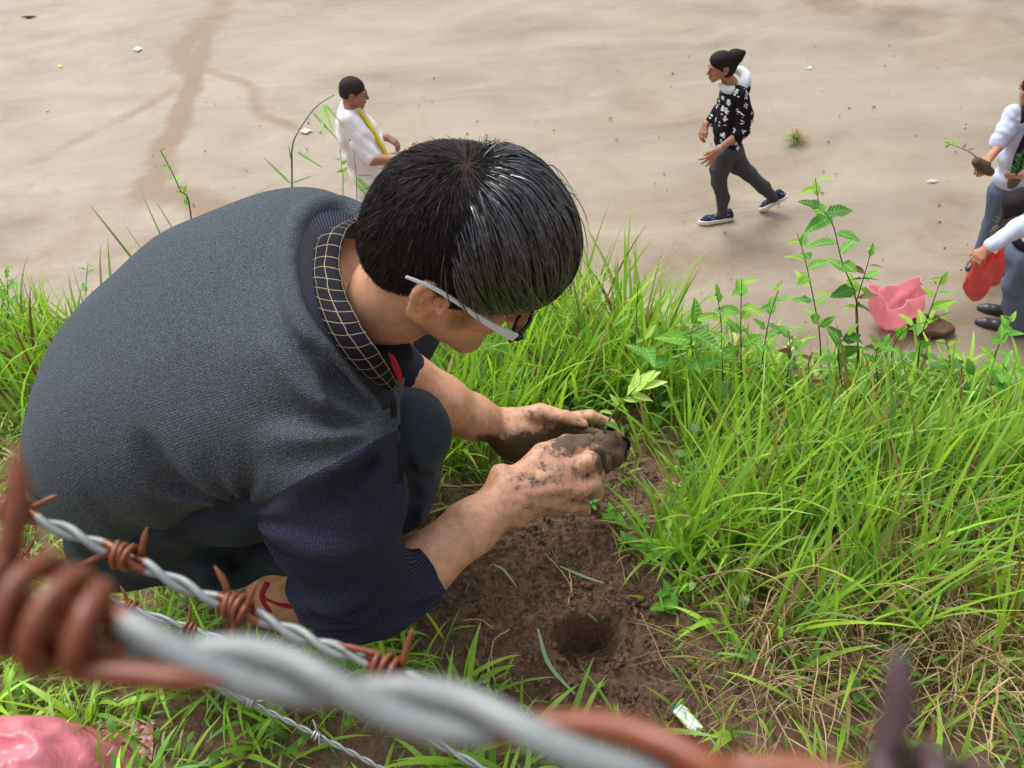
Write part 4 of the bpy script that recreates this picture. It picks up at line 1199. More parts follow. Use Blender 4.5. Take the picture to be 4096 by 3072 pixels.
LEAFD = mat('leaf_dark', rough=.4, spec=.4, build=b_leaf((.06, .20, .035), (.11, .30, .05)))
LEAFR = mat('leaf_reddish', rough=.45, spec=.4, build=b_leaf((.20, .12, .07), (.30, .16, .10)))
STEM = plain('brown_stem', (.12, .06, .035), .7, .3); STEMG = plain('green_stem', (.14, .24, .05), .6, .3)
def leaf_mesh(name, m, wid=.5, fold=.18, droop=.25, n=7, tip=1.0, wav=.0):
    """unit leaf: base at the origin, along +y, folded on the midrib"""
    t = np.linspace(0, 1, n); w = wid * .5 * np.sin(np.pi * t ** .72) ** .85 * (1 - .12 * t)
    w[0] = .01; w[-1] = .004
    V = []
    for ti, wi in zip(t, w):
        z = -droop * ti ** 2 + .02; u = wav * math.sin(ti * 14)
        V += [(-wi, ti, z + fold * wi + u * wi), (-wi * .5, ti, z + fold * wi * .35), (0, ti, z), (wi * .5, ti, z + fold * wi * .35), (wi, ti, z + fold * wi - u * wi)]
    Fq = [[i * 5 + j, i * 5 + j + 1, i * 5 + 6 + j, i * 5 + 5 + j] for i in range(n - 1) for j in range(4)]
    me = bpy.data.meshes.new(name); me.from_pydata(V, [], Fq); me.update()
    me.polygons.foreach_set('use_smooth', np.ones(len(me.polygons), bool)); me.materials.append(m)
    return me
LM = {'g': [leaf_mesh('leaf', LEAF, .52, .3, .3), leaf_mesh('leaf', LEAF, .45, .1, .1, wav=.3)], 'y': [leaf_mesh('leaf', LEAFY, .45, .3, .25)],
      'd': [leaf_mesh('leaf', LEAFD, .55, .2, .2, wav=.2)], 'r': [leaf_mesh('leaf', LEAFR, .35, .3, .2)], 's': [leaf_mesh('leaf', LEAF, .62, .25, .15)]}
def place_leaf(root, P, dirv, up, L, kind, parent=None):
    d = nrm(dirv); u = nrm(np.asarray(up) - d * (np.asarray(up) @ d)); x = np.cross(d, u)
    me = LM[kind][random.randrange(len(LM[kind]))]
    o = bpy.data.objects.new('leaf', me); COL.objects.link(o); o.parent = parent or root
    m = Matrix.Identity(4); org = np.array(root.location); p = np.asarray(P) - org
    for i in range(3): m[i][0] = x[i] * L; m[i][1] = d[i] * L; m[i][2] = u[i] * L; m[i][3] = p[i]
    o.matrix_basis = m
    return o
def stem_pts(px):
    """stem from pixels, first = root on the bank; the rest rise straight up from it"""
    x0, y0 = px[0]; b = gpt(x0, y0, -.004)
    if b[1] > edge_y(b[0]) + .10:                       # rooted on the shoulder of the bank
        xs_ = np.linspace(-2, 2.5, 900); ys_ = edge_y(xs_) + .08; q_ = np.stack([xs_, ys_, ground(xs_, ys_) - .004], -1)
        b = q_[int(np.argmin(np.abs(proj(q_)[:, 0] - x0)))]
    x0, y0, d0 = (float(v) for v in proj(b)); out = [b]
    px = [px[0]] + [q for q in px[1:] if q[1] < y0 - 6]
    for x, y in px[1:]: out.append(K(x, y, d0 * (1 - (y0 - y) / F)))
    return out
def sapling(px, label, nl=12, L=(.03, .045), kinds='ggy', r=.0016, start=.25, group='leafy saplings along the top of the bank', whorl=1, name='sapling', cat='sapling', stem=None, petiole=.006, spread=.85):
    P = spline(stem_pts(px), 24)
    t = empty(name, P[0], label, cat, group)
    v, f = tube(P, np.linspace(r, r * .4, 24), 5); obj('stem', v, fixq(f), stem or STEM, t)
    ln = np.linalg.norm(P[-1] - P[0]); a = random.random() * 6
    for i in range(nl):
        s = start + (1 - start) * (i + .5) / nl if nl > 1 else 1
        k = s * 23; i0 = min(int(k), 22); q = P[i0] + (P[i0 + 1] - P[i0]) * (k - i0); T = nrm(P[i0 + 1] - P[i0])
        for w in range(whorl):
            a += 2.4 if whorl == 1 else math.pi * 2 / whorl
            h = np.array([math.cos(a), math.sin(a), 0]) + RT * random.uniform(-.5, .5)
            d = nrm(h * spread + T * random.uniform(.15, .7)); sz = random.uniform(*L) * (1.0 - .45 * max(0, s - .75) / .25)
            q2 = q + d * petiole
            kd = random.choice(kinds) if s < .88 else 'y'
            place_leaf(t, q + d * .001, d, np.array([0, 0, 1.0]) + .4 * np.random.normal(size=3) - .3 * FW, sz, kd)
        if whorl > 1: a += .8
    return t
sp_l = [([(857, 385), (858, 330), (855, 295), (842, 262), (833, 225), (820, 205), (815, 178)], 'tallest reddish-stemmed sapling left of the pink bag on the road', 17, (.042, .066), 'ggd'),
        ([(822, 385), (820, 339), (816, 312), (811, 286), (804, 255), (797, 233)], 'slim sapling directly left of the tallest one, yellow tip leaves', 14, (.036, .056), 'ggy'),
        ([(862, 372), (856, 314), (860, 290), (866, 270), (873, 243)], 'sapling with curled brown leaves between the tallest one and the pink bag', 9, (.03, .045), 'gyr'),
        ([(742, 400), (741, 340), (741, 310), (742, 279)], 'mid-height sapling with paired leaves right of the dark-stemmed herb', 9, (.04, .058), 'ggy'),
        ([(724, 400), (722, 355), (721, 322), (717, 293)], 'sapling with a yellow drooping top leaf, leftmost of the row', 9, (.036, .054), 'ggy'),
        ([(758, 395), (764, 349), (770, 316), (782, 280)], 'right-leaning sapling in the middle of the row below the walking woman', 10, (.036, .054), 'gg'),
        ([(915, 380), (921, 339), (934, 300), (942, 276)], 'thin sapling in front of the brown sack', 8, (.034, .052), 'gy'),
        ([(985, 392), (995, 355), (1007, 332), (1012, 318)], 'low reddish-stemmed sapling in front of the black shoes', 9, (.03, .046), 'ggy'),
        ([(896, 388), (892, 352), (905, 330), (925, 322), (950, 312)], 'sapling arching right under the brown sack', 10, (.03, .044), 'gy'),
        ([(690, 410), (693, 365), (691, 335), (697, 318)], 'dark-stemmed herb with broad pointed leaves between the tall grass tufts', 8, (.05, .075), 'dg'),
        ([(632, 400), (635, 350), (638, 284)], 'small bushy herb right beside the man’s forehead', 11, (.016, .026), 'gs'),
        ([(655, 415), (650, 370), (643, 335)], 'broad-leaved herb left of the dark-stemmed one', 6, (.05, .07), 'g'),
        ([(785, 402), (790, 352), (788, 330)], 'short herb with reddish top leaves in the middle of the row', 7, (.03, .045), 'rg'),
        ([(812, 405), (808, 372), (812, 352)], 'short reddish herb in front of the slim sapling', 6, (.028, .04), 'r'),
        ([(845, 400), (838, 350), (850, 335)], 'dark leafy herb at the foot of the tallest sapling', 9, (.04, .06), 'dg'),
        ([(945, 400), (950, 362), (946, 340)], 'yellow-green herb with pointed leaves left of the black shoes', 8, (.03, .05), 'y'),
        ([(880, 400), (876, 360), (880, 340)], 'leafy herb right in front of the pink bag', 9, (.03, .05), 'gd'),
        ([(1012, 420), (1010, 382), (1002, 362)], 'broad-leaved herb at the right edge of the bank', 7, (.05, .07), 'g')]
for px, lb, nl, L, kd in sp_l: sapling(px, lb, nl, L, kd)
# plants seen against the road on the left
sapling([(200, 262), (191, 217), (180, 190), (170, 168), (160, 150)], 'dark-stemmed weed with small round leaves above the man’s back', 14, (.014, .034), 'gsy', .0018, .2, group=None, name='weed', cat='weed')
sapling([(343, 262), (343, 194), (342, 170), (340, 148)], 'tiny-leaved weed beside the white shirt, between back and hair', 14, (.010, .02), 'ys', .0011, .2, group=None, name='weed', cat='weed', stem=STEMG)
sapling([(88, 320), (86, 290), (88, 262)], 'small sprig with reddish stem standing at the left end of the bank', 6, (.018, .028), 'g', .0012, .3, group=None, name='weed', cat='weed')
sapling([(6, 330), (8, 300), (6, 268)], 'leafy weed at the left edge of the photo on the bank', 12, (.03, .045), 'g', .0015, .2, group=None, name='weed', cat='weed', stem=STEMG)
# the pale reed with hanging leaves
GL = mat('reed_leaf', (.24, .50, .08), .4, .4)
P = spline(stem_pts([(293, 262), (292, 185), (292, 151), (297, 134), (315, 108), (334, 95)]), 26)
reed = empty('reed', P[0], 'tall arching reed with hanging narrow leaves left of the white-shirted man', 'reed')
v, f = tube(P, np.linspace(.0022, .0007, 26), 5); obj('stem', v, fixq(f), STEMG, reed)
def strip(a, b, w, sag=.0, m=GL, parent=None, name='leaf', nseg=8, toward=0.0):
    t = np.linspace(0, 1, nseg + 1)[:, None]; C = a + (b - a) * t + UP * (sag * np.sin(np.pi * t)) - FW * toward * t
    T = np.gradient(C, axis=0); s = np.cross(T, FW + .3 * RT); s /= np.linalg.norm(s, axis=1, keepdims=True)
    pr = (np.sin(np.pi * np.clip(t, .0, 1) ** .6) ** .6 * w * (.55 if parent is not None and parent.name.startswith('reed') else 1))
    V = np.concatenate([C - s * pr, C + s * pr - FW * w * .3]); n = nseg + 1
    return obj(name, V, [[i, i + 1, n + i + 1, n + i] for i in range(nseg)], m, parent)
dr = float(proj(P[0])[2]) * .82
for a_, b_, w_ in [((322, 103), (324, 144), .006), ((324, 104), (333, 132), .0065), ((326, 105), (345, 128), .004), ((312, 112), (339, 141), .0045), ((292, 185), (262, 156), .0045), ((293, 183), (312, 176), .003), ((297, 152), (323, 168), .004), ((291, 160), (289, 146), .003)]:
    strip(K(*a_, dr), K(*b_, dr * .99), w_, 0, GL, reed)
rb = stem_pts([(357, 262), (357, 204), (354, 150)]); P = spline(rb, 10)
r2 = empty('reed', P[0], 'thin upright reed with two bright blades touching the man’s hair', 'reed')
v, f = tube(P, np.linspace(.0014, .0005, 10), 5); obj('stem', v, fixq(f), STEMG, r2)
for a_, b_, w_ in [((357, 178), (378, 198), .008), ((357, 184), (374, 204), .006), ((357, 176), (372, 175), .003)]: strip(K(*a_, dr), K(*b_, dr), w_, 0, GL, r2)
for i, (a_, b_, w_, lb) in enumerate([((150, 283), (89, 204), .010, 'broad leaning grass blade, leftmost and longest above the man’s back'), ((172, 262), (142, 194), .0065, 'narrow leaning grass blade left of the small-leaved weed'), ((182, 246), (155, 200), .0065, 'short grass blade just beside the small-leaved weed'), ((156, 272), (123, 223), .004, 'thin short grass blade right of the broadest one'), ((236, 214), (272, 186), .004, 'pale blade arching over the man’s back')]):
    b0 = gpt(a_[0] + 10, a_[1] + 30, 0); d0 = float(proj(b0)[2]); e = empty('tall_grass', b0, lb, 'grass')
    strip(K(a_[0] + (a_[0] - b_[0]) * .4, a_[1] + (a_[1] - b_[1]) * .4, d0 * .97), K(*b_, d0 * .90), w_ * 1.3, .012 if i < 4 else .05, GL, e, 'blade')
# seedlings with round leaves at the edge of the soil
for (x, y, n, L, lb) in [(614, 523, 5, .030, 'smooth-leaved sprout nearest to the hands at the edge of the bare soil'), (626, 545, 6, .022, 'low sprout cluster under the first one at the edge of the bare soil'), (651, 557, 7, .036, 'largest smooth-leaved sprout at the right edge of the bare soil'),
                         (668, 597, 5, .030, 'smooth-leaved sprout below the largest one beside the soil'), (664, 612, 6, .030, 'lowest smooth-leaved sprout right of the planting hole'), (642, 530, 5, .020, 'small sprout half hidden in grass above the largest one'), (592, 508, 6, .018, 'limp grey-green sprout directly under the hand')]:
    b0 = gpt(x, y); e = empty('sprout', b0, lb, 'sprout', 'round-leaved sprouts beside the bare soil')
    v, f = tube(np.array([b0, b0 + [0, 0, .014], b0 + [.002, .001, .022]]), .0010, 5); obj('stem', v, fixq(f), STEMG, e)
    for i in range(n):
        a = i * 2.4 + random.random(); d = np.array([math.cos(a), math.sin(a), .25 + .25 * (i > n // 2)])
        place_leaf(e, b0 + np.array([0, 0, .010 + .012 * i / n]), d, (0, 0, 1), L * random.uniform(.75, 1.1), 's')
# low broadleaf weeds under and between the grass
def weeds(n, zone, L, hgt, cols, wd=.5):
    P = scatter(n, zone); az = rng.random(n) * 6.28; l = L[0] + (L[1] - L[0]) * rng.random(n); up = rng.uniform(.0, .7, n)
    P[:, 2] += hgt[0] + (hgt[1] - hgt[0]) * rng.random(n) ** 1.5
    d = np.stack([np.cos(az) * np.cos(up), np.sin(az) * np.cos(up), np.sin(up)], 1); s = np.stack([-np.sin(az), np.cos(az), rng.normal(size=n) * .4], 1)
    s = s - d * (s * d).sum(1)[:, None]; s /= np.linalg.norm(s, axis=1, keepdims=True); u = np.cross(d, s)
    tt = [(0, .02), (.25, .75), (.5, 1), (.78, .62), (1, .02)]
    V = np.stack([P + d * (l * t)[:, None] + s * (l * w * wd * .5 * sg)[:, None] + u * (l * w * .10 - l * .15 * t * t)[:, None] for t, w in tt for sg in (-1, 1)], 1)
    b0 = (np.arange(n) * 10)[:, None] + (np.arange(4) * 2)[None]
    Fq = np.stack([b0, b0 + 1, b0 + 3, b0 + 2], -1).reshape(-1, 4)
    c = cols[0] + (cols[1] - cols[0]) * rng.random((n, 1)); c *= .75 + .5 * rng.random((n, 1))
    return V.reshape(-1, 3), Fq, np.repeat(c, 10, 0)
def z_edge(x, y): e = edge_y(x); return base_zone(x, y) * sstep(e - .5, e - .05, y) * (.3 + .7 * sstep(.4, .6, vnoise(x * 5, y * 5, 40))) * (x > -.1)
def z_bl(x, y):
    p = pxy(x, y); return base_zone(x, y) * sstep(560, 640, p[..., 1]) * sstep(.45, .65, vnoise(x * 10, y * 10, 41))
def z_all(x, y): return base_zone(x, y) * sstep(.5, .7, vnoise(x * 6 + 4, y * 6, 42))
G1, G2 = np.array([.07, .21, .035]), np.array([.19, .43, .05])
wp = [weeds(1500, z_edge, (.02, .045), (.02, .10), (G1, G2)), weeds(1500, z_bl, (.006, .014), (.004, .03), (G1, G2), .65), weeds(260, z_bl, (.018, .03), (.006, .03), (G1, G2), .8), weeds(1500, z_all, (.012, .03), (.01, .09), (G1, G2), .55)]
V = np.concatenate([p[0] for p in wp]); nb = np.cumsum([0] + [len(p[0]) for p in wp]); Fq = np.concatenate([p[1] + o_ for p, o_ in zip(wp, nb)]); cc = np.concatenate([p[2] for p in wp])
tag(obj('ground_weeds', V, Fq, GRASS, attrs={'col': cc}), 'small broad-leaved weeds growing between the grass', 'weeds', kind='stuff')
# long pale roots and stems lying singly in the grass
ROOT = plain('pale_root', (.47, .32, .17), .65, .3, .25, 60)
roots = [([(793, 598), (785, 625), (765, 650), (748, 690), (742, 700)], .0030, 'thickest pale root, bent at its top end, lying above the right-hand wrapper'), ([(735, 660), (752, 640), (775, 622), (792, 612)], .0018, 'thin root lying alongside the thickest pale one'),
         ([(760, 545), (800, 556), (860, 565), (905, 575)], .0028, 'long straight pale stem across the pulled grass'), ([(718, 505), (770, 530), (830, 548)], .0026, 'brown stem lying above the long straight pale stem'),
         ([(923, 530), (930, 560), (945, 590), (955, 618)], .0022, 'kinked pale root standing out of the grass at the right'), ([(869, 530), (868, 548), (872, 560)], .0020, 'short curled pale root in the pulled grass'),
         ([(975, 665), (965, 710), (952, 768)], .0024, 'pale root running to the bottom edge at the right'), ([(985, 660), (984, 700), (978, 740), (975, 770)], .0030, 'knotted pale root beside the one at the bottom right'), ([(850, 660), (890, 678), (905, 690)], .0020, 'short straight stem near the rusty spike'),
         ([(992, 598), (1000, 620), (1003, 636)], .0022, 'short kinked root at the right edge of the picture'), ([(430, 490), (470, 489), (510, 487)], .0030, 'pale stem half under the forearm beside the knee'), ([(548, 496), (570, 497), (586, 500)], .0018, 'pale twig just below the hand'),
         ([(566, 622), (571, 590), (570, 575)], .0022, 'frayed pale root at the rim of the planting hole'), ([(545, 556), (562, 575), (571, 590)], .0014, 'thin root pointing at the planting hole'), ([(612, 533), (620, 560), (626, 588)], .0012, 'thin straw stalk between hand and sprouts'),
         ([(640, 615), (652, 640), (665, 670)], .0012, 'thin straw stalk right of the planting hole'), ([(497, 700), (493, 670), (494, 645), (510, 632)], .0018, 'wavy pale root left of the planting hole'), ([(462, 624), (480, 622), (494, 632)], .0016, 'short curved root near the elbow')]
for px, r, lb in roots:
    P = spline([gpt(x, y, r + .008 + .055 * (x > 700)) for x, y in px], 22); P += rng.normal(size=P.shape) * r * .35
    R = r * .62 * (.8 + .35 * np.abs(np.sin(np.linspace(0, 9, 22)))); v, f = tube(P, R, 7)
    tag(obj('root', v, fixq(f), ROOT), lb, 'root', 'pale roots and stems on the ground')
# grass blades lying on the soil
LB = mat('cut_blade', (.20, .30, .14), .5, .4)
for a_, m_, b_, w_, lb in [((538, 632), (549, 668), (575, 698), .0048, 'long pale cut blade lying left of the planting hole'), ((560, 570), (582, 580), (604, 587), .0036, 'cut blade lying above the planting hole'), ((588, 617), (592, 621), (598, 626), .004, 'short cut blade inside the planting hole'), ((421, 520), (440, 514), (458, 508), .004, 'green cut blade lying beside the knee'), ((494, 568), (505, 575), (518, 592), .003, 'purplish cut blade lying under the forearm')]:
    C = spline([gpt(*a_, .012), gpt(*m_, .014), gpt(*b_, .012)], 10); T = np.gradient(C, axis=0); s = np.cross(T, [0, 0, 1.0]); s /= np.linalg.norm(s, axis=1, keepdims=True)
    w = w_ * np.sin(np.pi * np.linspace(.08, .97, 10)) ** .5
    V = np.concatenate([C - s * w[:, None] * .7, C + s * w[:, None] * .7 + [0, 0, .001]])
    tag(obj('cut_grass', V, [[i, i + 1, 11 + i, 10 + i] for i in range(9)], LB), lb, 'cut grass')
# ================================================================== people on the road
def cdisp(a, fq=14):
    def f(P):
        w = .35 * (vnoise(P[:, 0] * 5, P[:, 2] * 5, 71) - .5)
        r1 = 1 - np.abs(2 * vnoise((P[:, 0] + P[:, 1] + w) * fq, (P[:, 2] + .5 * P[:, 0] + w) * fq * .55, 72) - 1)
        r2 = vnoise((P[:, 0] - P[:, 1]) * fq * 2.1, (P[:, 2] - .6 * P[:, 1] + w) * fq * 1.6, 73)
        return a * (r1 - .5) + a * .5 * (r2 - .5)
    return f
def YP(px, py, y):
    r = (px - 512) / F * RT - (py - 384) / F * UP + FW
    return C0 + r * (y / r[1])
def fig_head(root, hc, Fv, Uv, sc=.95, hairk='short', skin=SKIN2, h=.0045, beard=False):
    Fv = nrm(Fv); R_ = nrm(np.cross(Fv, Uv)); U_ = np.cross(R_, Fv); M3 = np.stack([R_, Fv, U_])
    s = head_sdf(); V_, F_ = s.mesh(h, 1); W_ = hc + sc * V_ @ M3
    c = SDF()
    if hairk == 'buzz': c.ell(SKC, (.0765, .0975, .0875), None, 0); c.ell((0, -.045, -.02), (.060, .053, .056), None, .03)
    else: c.ell(SKC, (.080, .100, .091), None, 0); c.ell((0, -.045, -.02), (.064, .058, .058), None, .03); c.ell((0, .02, .068), (.066, .068, .048), None, .03)
    cv, cf = c.mesh(h, 1); m, ln = capmask(cv); cf = cf[m[cf].any(1)]; u, inv = np.unique(cf, return_inverse=True); cvk = cv[u]
    e = sstep(.014, 0, cvk[:, 2] - ln[u]); f_ = s.ev(cvk); g_ = s.grad(cvk); cvk = cvk - g_ * (np.maximum(f_ - .001, 0) * e)[:, None]
    ho = obj('hair', hc + sc * cvk @ M3, inv.reshape(cf.shape), HAIRZ if hairk == 'buzz' else HAIRF, root)
    def w(p): return hc + sc * np.asarray(p) @ M3
    # brows, eyes, lips
    for sx in (-1, 1):
        v, f = tube(w(np.array([[.012 * sx, .100, .014], [.030 * sx, .098, .019], [.048 * sx, .086, .013]])), np.array([.003, .003, .0012]), 5); obj('eyebrow', v, fixq(f), HAIRF, root)
        q = SDF(); q.ell((.031 * sx, .0835, -.003), (.011, .009, .0045)); v, f = q.mesh(.002, 1); obj('eye', w(v), f, EYE, root)
    q = SDF(); q.ell((0, .1015, -.0605), (.018, .006, .004), None, 0); q.ell((0, .100, -.0705), (.016, .006, .004), None, .002); v, f = q.mesh(.0025, 1); obj('lips', w(v), f, LIP, root)
    return (W_, F_), w
HAIRZ = plain('cropped_hair', (.034, .026, .025), .8, .2, .5, 60, .5)
HAIRF = plain('dark_hair', (.016, .012, .012), .75, .2, .5, 90, .5); EYE = mat('dark_eye', (.02, .015, .012), .2, .5); LIP = mat('lips', (.30, .11, .09), .5, .4)
def fingers(s, wr, pl, tips, th, r=.008):
    for t_ in tips: s.chain([pl + (t_ - pl) * .0, (pl + t_) / 2 + FW * .0, t_], [r * 1.15, r, r * .8], .005)
    s.chain([wr + (pl - wr) * .3, th], [r * 1.3, r * .85], .008)
def simple_hand(s, wr, dirv, palmn, L=.17, curl=.6, spread=.25, thumb=1):
    d = nrm(dirv); n = nrm(palmn - d * (np.dot(palmn, d))); x = np.cross(d, n) * thumb
    for i in range(4):
        o = x * (.026 - .0175 * i); k = wr + d * L * .48 + o
        s.cone(wr + o * .4, k, .017, .0125, .015)
        a = curl; l = L * (.50, .56, .52, .42)[i]; p = k; dd = nrm(d + x * spread * (1 - i * .67))
        rr = [.0105, .0098, .0088, .0072]; pts_ = [p]
        for j, fr_ in enumerate((.45, .30, .25)):
            dd = nrm(dd * math.cos(a * (j + 1) * .4) + n * math.sin(a * (j + 1) * .4)); p = p + dd * l * fr_; pts_.append(p)
        s.chain(pts_, rr, .004)
    s.chain([wr + x * .018 + d * .015, wr + x * .045 + d * .06 + n * .01, wr + x * .052 + d * .095 + n * .02], [.015, .0115, .0088], .01)
    return wr + d * L * .55 + n * .03
def shoe(name, root, heel, toe, mt, r=.036, sole=None, up=(0, 0, 1)):
    d = nrm(toe - heel); up = nrm(np.array(up) - d * np.dot(up, d)); s = SDF()
    s.chain([heel + up * .034, heel + d * .09 + up * .036, toe - d * .07 + up * .026, toe - d * .025 + up * .020], [.033, .036, .038, .028], .02)
    s.cone(heel + up * .035, heel + up * .075 + d * .01, .032, .034, .02)
    v, f = s.mesh(.006, 1); hgt = (v - heel) @ up; v = v - up * np.minimum(hgt - .010, 0)[:, None]
    o = obj(name, v, f, mt, root)
    if sole is not None:
        s = SDF(); s.chain([heel + up * .016, heel + d * .09 + up * .014, toe - d * .07 + up * .014, toe - d * .03 + up * .014], [.040, .043, .048, .038], .02)
        v, f = s.mesh(.006, 1); hgt = (v - heel) @ up; x = v - up * hgt[:, None]; v = x + up * np.clip(hgt, .000, .036)[:, None]
        obj('sole', v, f, sole, o)
    return o

# ---- the walking woman
wf = 6.13; wn_, wr_ = 6.02, 6.24
wo_ = empty('person', (float(YP(722, 215, wf)[0]), wf, 0.0), 'woman with a hair bun, black star-print hoodie and grey jeans, walking left', 'person')
hc = YP(721, 66, wf); (hw, hf_), wfun = fig_head(wo_, hc, np.array([-1, -.16, -.12]), np.array([.05, 0, 1]), .92)
bun = SDF(); bc = YP(735, 57, wf + .01); bun.cone(YP(731, 62, wf), bc, .045, .058, .03); bun.cone(bc, YP(743, 53, wf), .052, .022, .03)
bun.ell(YP(727, 68, wf + .0), (.07, .07, .07), None, .04)
v, f = bun.mesh(.006, 2); obj('hair_bun', v, f, HAIRF, wo_)
nkw = YP(730, 84, wf); shn, shf = YP(741, 95, wn_), YP(729, 92, wr_)
elb = YP(743, 131, wn_ - .06); wrn = YP(718, 150, wn_ - .10)
b = SDF(); b.cone(hc + np.array([.03, 0, -.05]), nkw, .045, .05, .02); b.chain([shn, elb, wrn], [.04, .037, .024], .01)
simple_hand(b, wrn, YP(706, 164, wn_ - .12) - wrn, np.array([-.4, .5, -.6]), .165, .35, .5, -1)
elf = YP(715, 118, wr_ + .02); wrf = YP(706, 124, wr_ - .02); b.chain([shf, YP(722, 112, wr_), elf, wrf], [.04, .04, .034, .024], .01)
simple_hand(b, wrf, np.array([-.4, -.3, -.8]), np.array([1, .3, 0]), .15, .7, .1, 1)
kn1, an1 = YP(719, 182, wn_ + .04), YP(722, 213, wn_ + .06); hpn = YP(726, 152, wn_ + .03)
kn2, an2 = YP(749, 174, wr_ - .02), YP(774, 198, wr_ - .02); hpf = YP(733, 150, wr_ - .03)
b.chain([kn1, an1], [.03, .028], .01); b.chain([kn2, an2], [.03, .028], .01); b.cone(nkw, YP(728, 140, wf), .06, .09, .02)
bv, bf = b.mesh(.0055, 1); V_, F_ = joinm([(hw, hf_), (bv, bf)]); obj('body', V_, F_, SKIN2, wo_)
def stars(t, b):
    g = t.coord('Object'); vo = t.n('ShaderNodeTexVoronoi'); vo.inputs['Scale'].default_value = 15; vo.inputs['Randomness'].default_value = .4; t.l(g, vo.inputs['Vector'])
    d = t.n('ShaderNodeVectorMath', operation='SUBTRACT'); t.l(g, d.inputs[0]); t.l(vo.outputs['Position'], d.inputs[1])
    s = t.n('ShaderNodeSeparateXYZ'); t.l(d.outputs[0], s.inputs[0])
    an = t.math('ARCTAN2', s.outputs[2], t.math('ADD', s.outputs[0], t.math('MULTIPLY', s.outputs[1], .5)))
    w = t.math('MULTIPLY_ADD', t.math('COSINE', t.math('MULTIPLY', an, 5.0)), .28, .72)
    f = t.math('LESS_THAN', t.math('DIVIDE', vo.outputs['Distance'], w), .40)
    t.l(t.mix(f, (.012, .009, .014), (.72, .78, .82)), b.inputs['Base Color'])
STARM = mat('star_print_fleece', rough=.85, spec=.15, build=stars)
top = SDF()
ct = [(YP(731, 96, wf), .085, .15, .10), (YP(731, 112, wf), .112, .15, .12), (YP(728, 128, wf), .118, .145, .12), (YP(728, 141, wf), .108, .145, .08)]
for c, rx, ry, rz in ct: top.ell(c, (rx, ry, rz), None, .05)
top.chain([shn, YP(745, 115, wn_ - .03), YP(742, 131, wn_ - .06), YP(737, 136, wn_ - .07)], [.062, .062, .056, .050], .03)
top.chain([shf, YP(720, 112, wr_), YP(711, 121, wr_ + .0)], [.06, .055, .045], .03)
top.chain([YP(737, 88, wf - .06), YP(744, 90, wf + .0), YP(747, 84, wf + .05)], [.035, .04, .035], .04)
v, f = top.mesh(.008, 1, disp=cdisp(.010)); obj('hoodie', v, f, STARM, wo_)
WHC = plain('white_cloth', (.72, .76, .80), .8, .2, .05)
hood = SDF(); hp = spline([YP(720, 85, wf - .03), YP(727, 90, wf - .07), YP(737, 89, wf - .06), (YP(744, 84, wf - .02)), YP(746, 77, wf + .03), YP(741, 71, wf + .08), YP(733, 70, wf + .09)], 14)
hood.chain(hp, np.array([.016, .02, .024, .028, .030, .032, .034, .034, .034, .034, .032, .03, .026, .02]), .02)
v, f = hood.mesh(.007, 1); obj('hood_lining', v, f, WHC, wo_)
GJ = plain('charcoal_jeans', (.052, .056, .066), .75, .25, .3, 12, .3); tj = SDF()
tj.ell(YP(729, 148, wf), (.105, .145, .11), None, .04)
tj.chain([hpn, YP(720, 168, wn_ + .03), kn1, YP(723, 198, wn_ + .05), an1], [.088, .080, .060, .055, .042], .03)
tj.chain([hpf, YP(738, 165, wr_), kn2, YP(763, 187, wr_ - .02), an2], [.088, .078, .060, .055, .043], .03)
v, f = tj.mesh(.007, 1, disp=cdisp(.006, 22)); obj('jeans', v, f, GJ, wo_)
def b_sneak(t, b):
    o = t.coord('Object'); vo = t.n('ShaderNodeTexVoronoi'); vo.inputs['Scale'].default_value = 38; t.l(o, vo.inputs['Vector'])
    t.l(t.mix(t.math('LESS_THAN', vo.outputs['Distance'], .17), (.022, .032, .07), (.6, .72, .6)), b.inputs['Base Color'])
SNK = mat('navy_canvas', rough=.8, spec=.2, build=b_sneak); SOLW = plain('white_rubber', (.74, .74, .68), .6, .3, .06)
h1 = Z(729, 219, .0); t1 = Z(699, 223.5, .0); shoe('shoe', wo_, h1, t1, SNK, sole=SOLW)
h2 = YP(784.5, 199, wr_ - .02); t2 = Z(761, 210.5, .0); t2 = t2 * 1.0; shoe('shoe', wo_, h2, t2, SNK, sole=SOLW)
br = []
for i, o_ in enumerate((0, .006, .012)):
    d = nrm(wrn - elb); c = wrn - d * (.012 + o_ * 1.2); a_ = nrm(np.cross(d, [0, 0, 1.0])); b_ = np.cross(d, a_); th = np.linspace(0, 2 * math.pi, 19)
    br.append(tube(c + .031 * (np.cos(th)[:, None] * a_ + np.sin(th)[:, None] * b_), .0035, 5, False))
v, f = joinm(br); obj('bracelet', v, f, plain('beaded_bracelet', (.35, .36, .36), .4, .5, .5, 200), wo_)

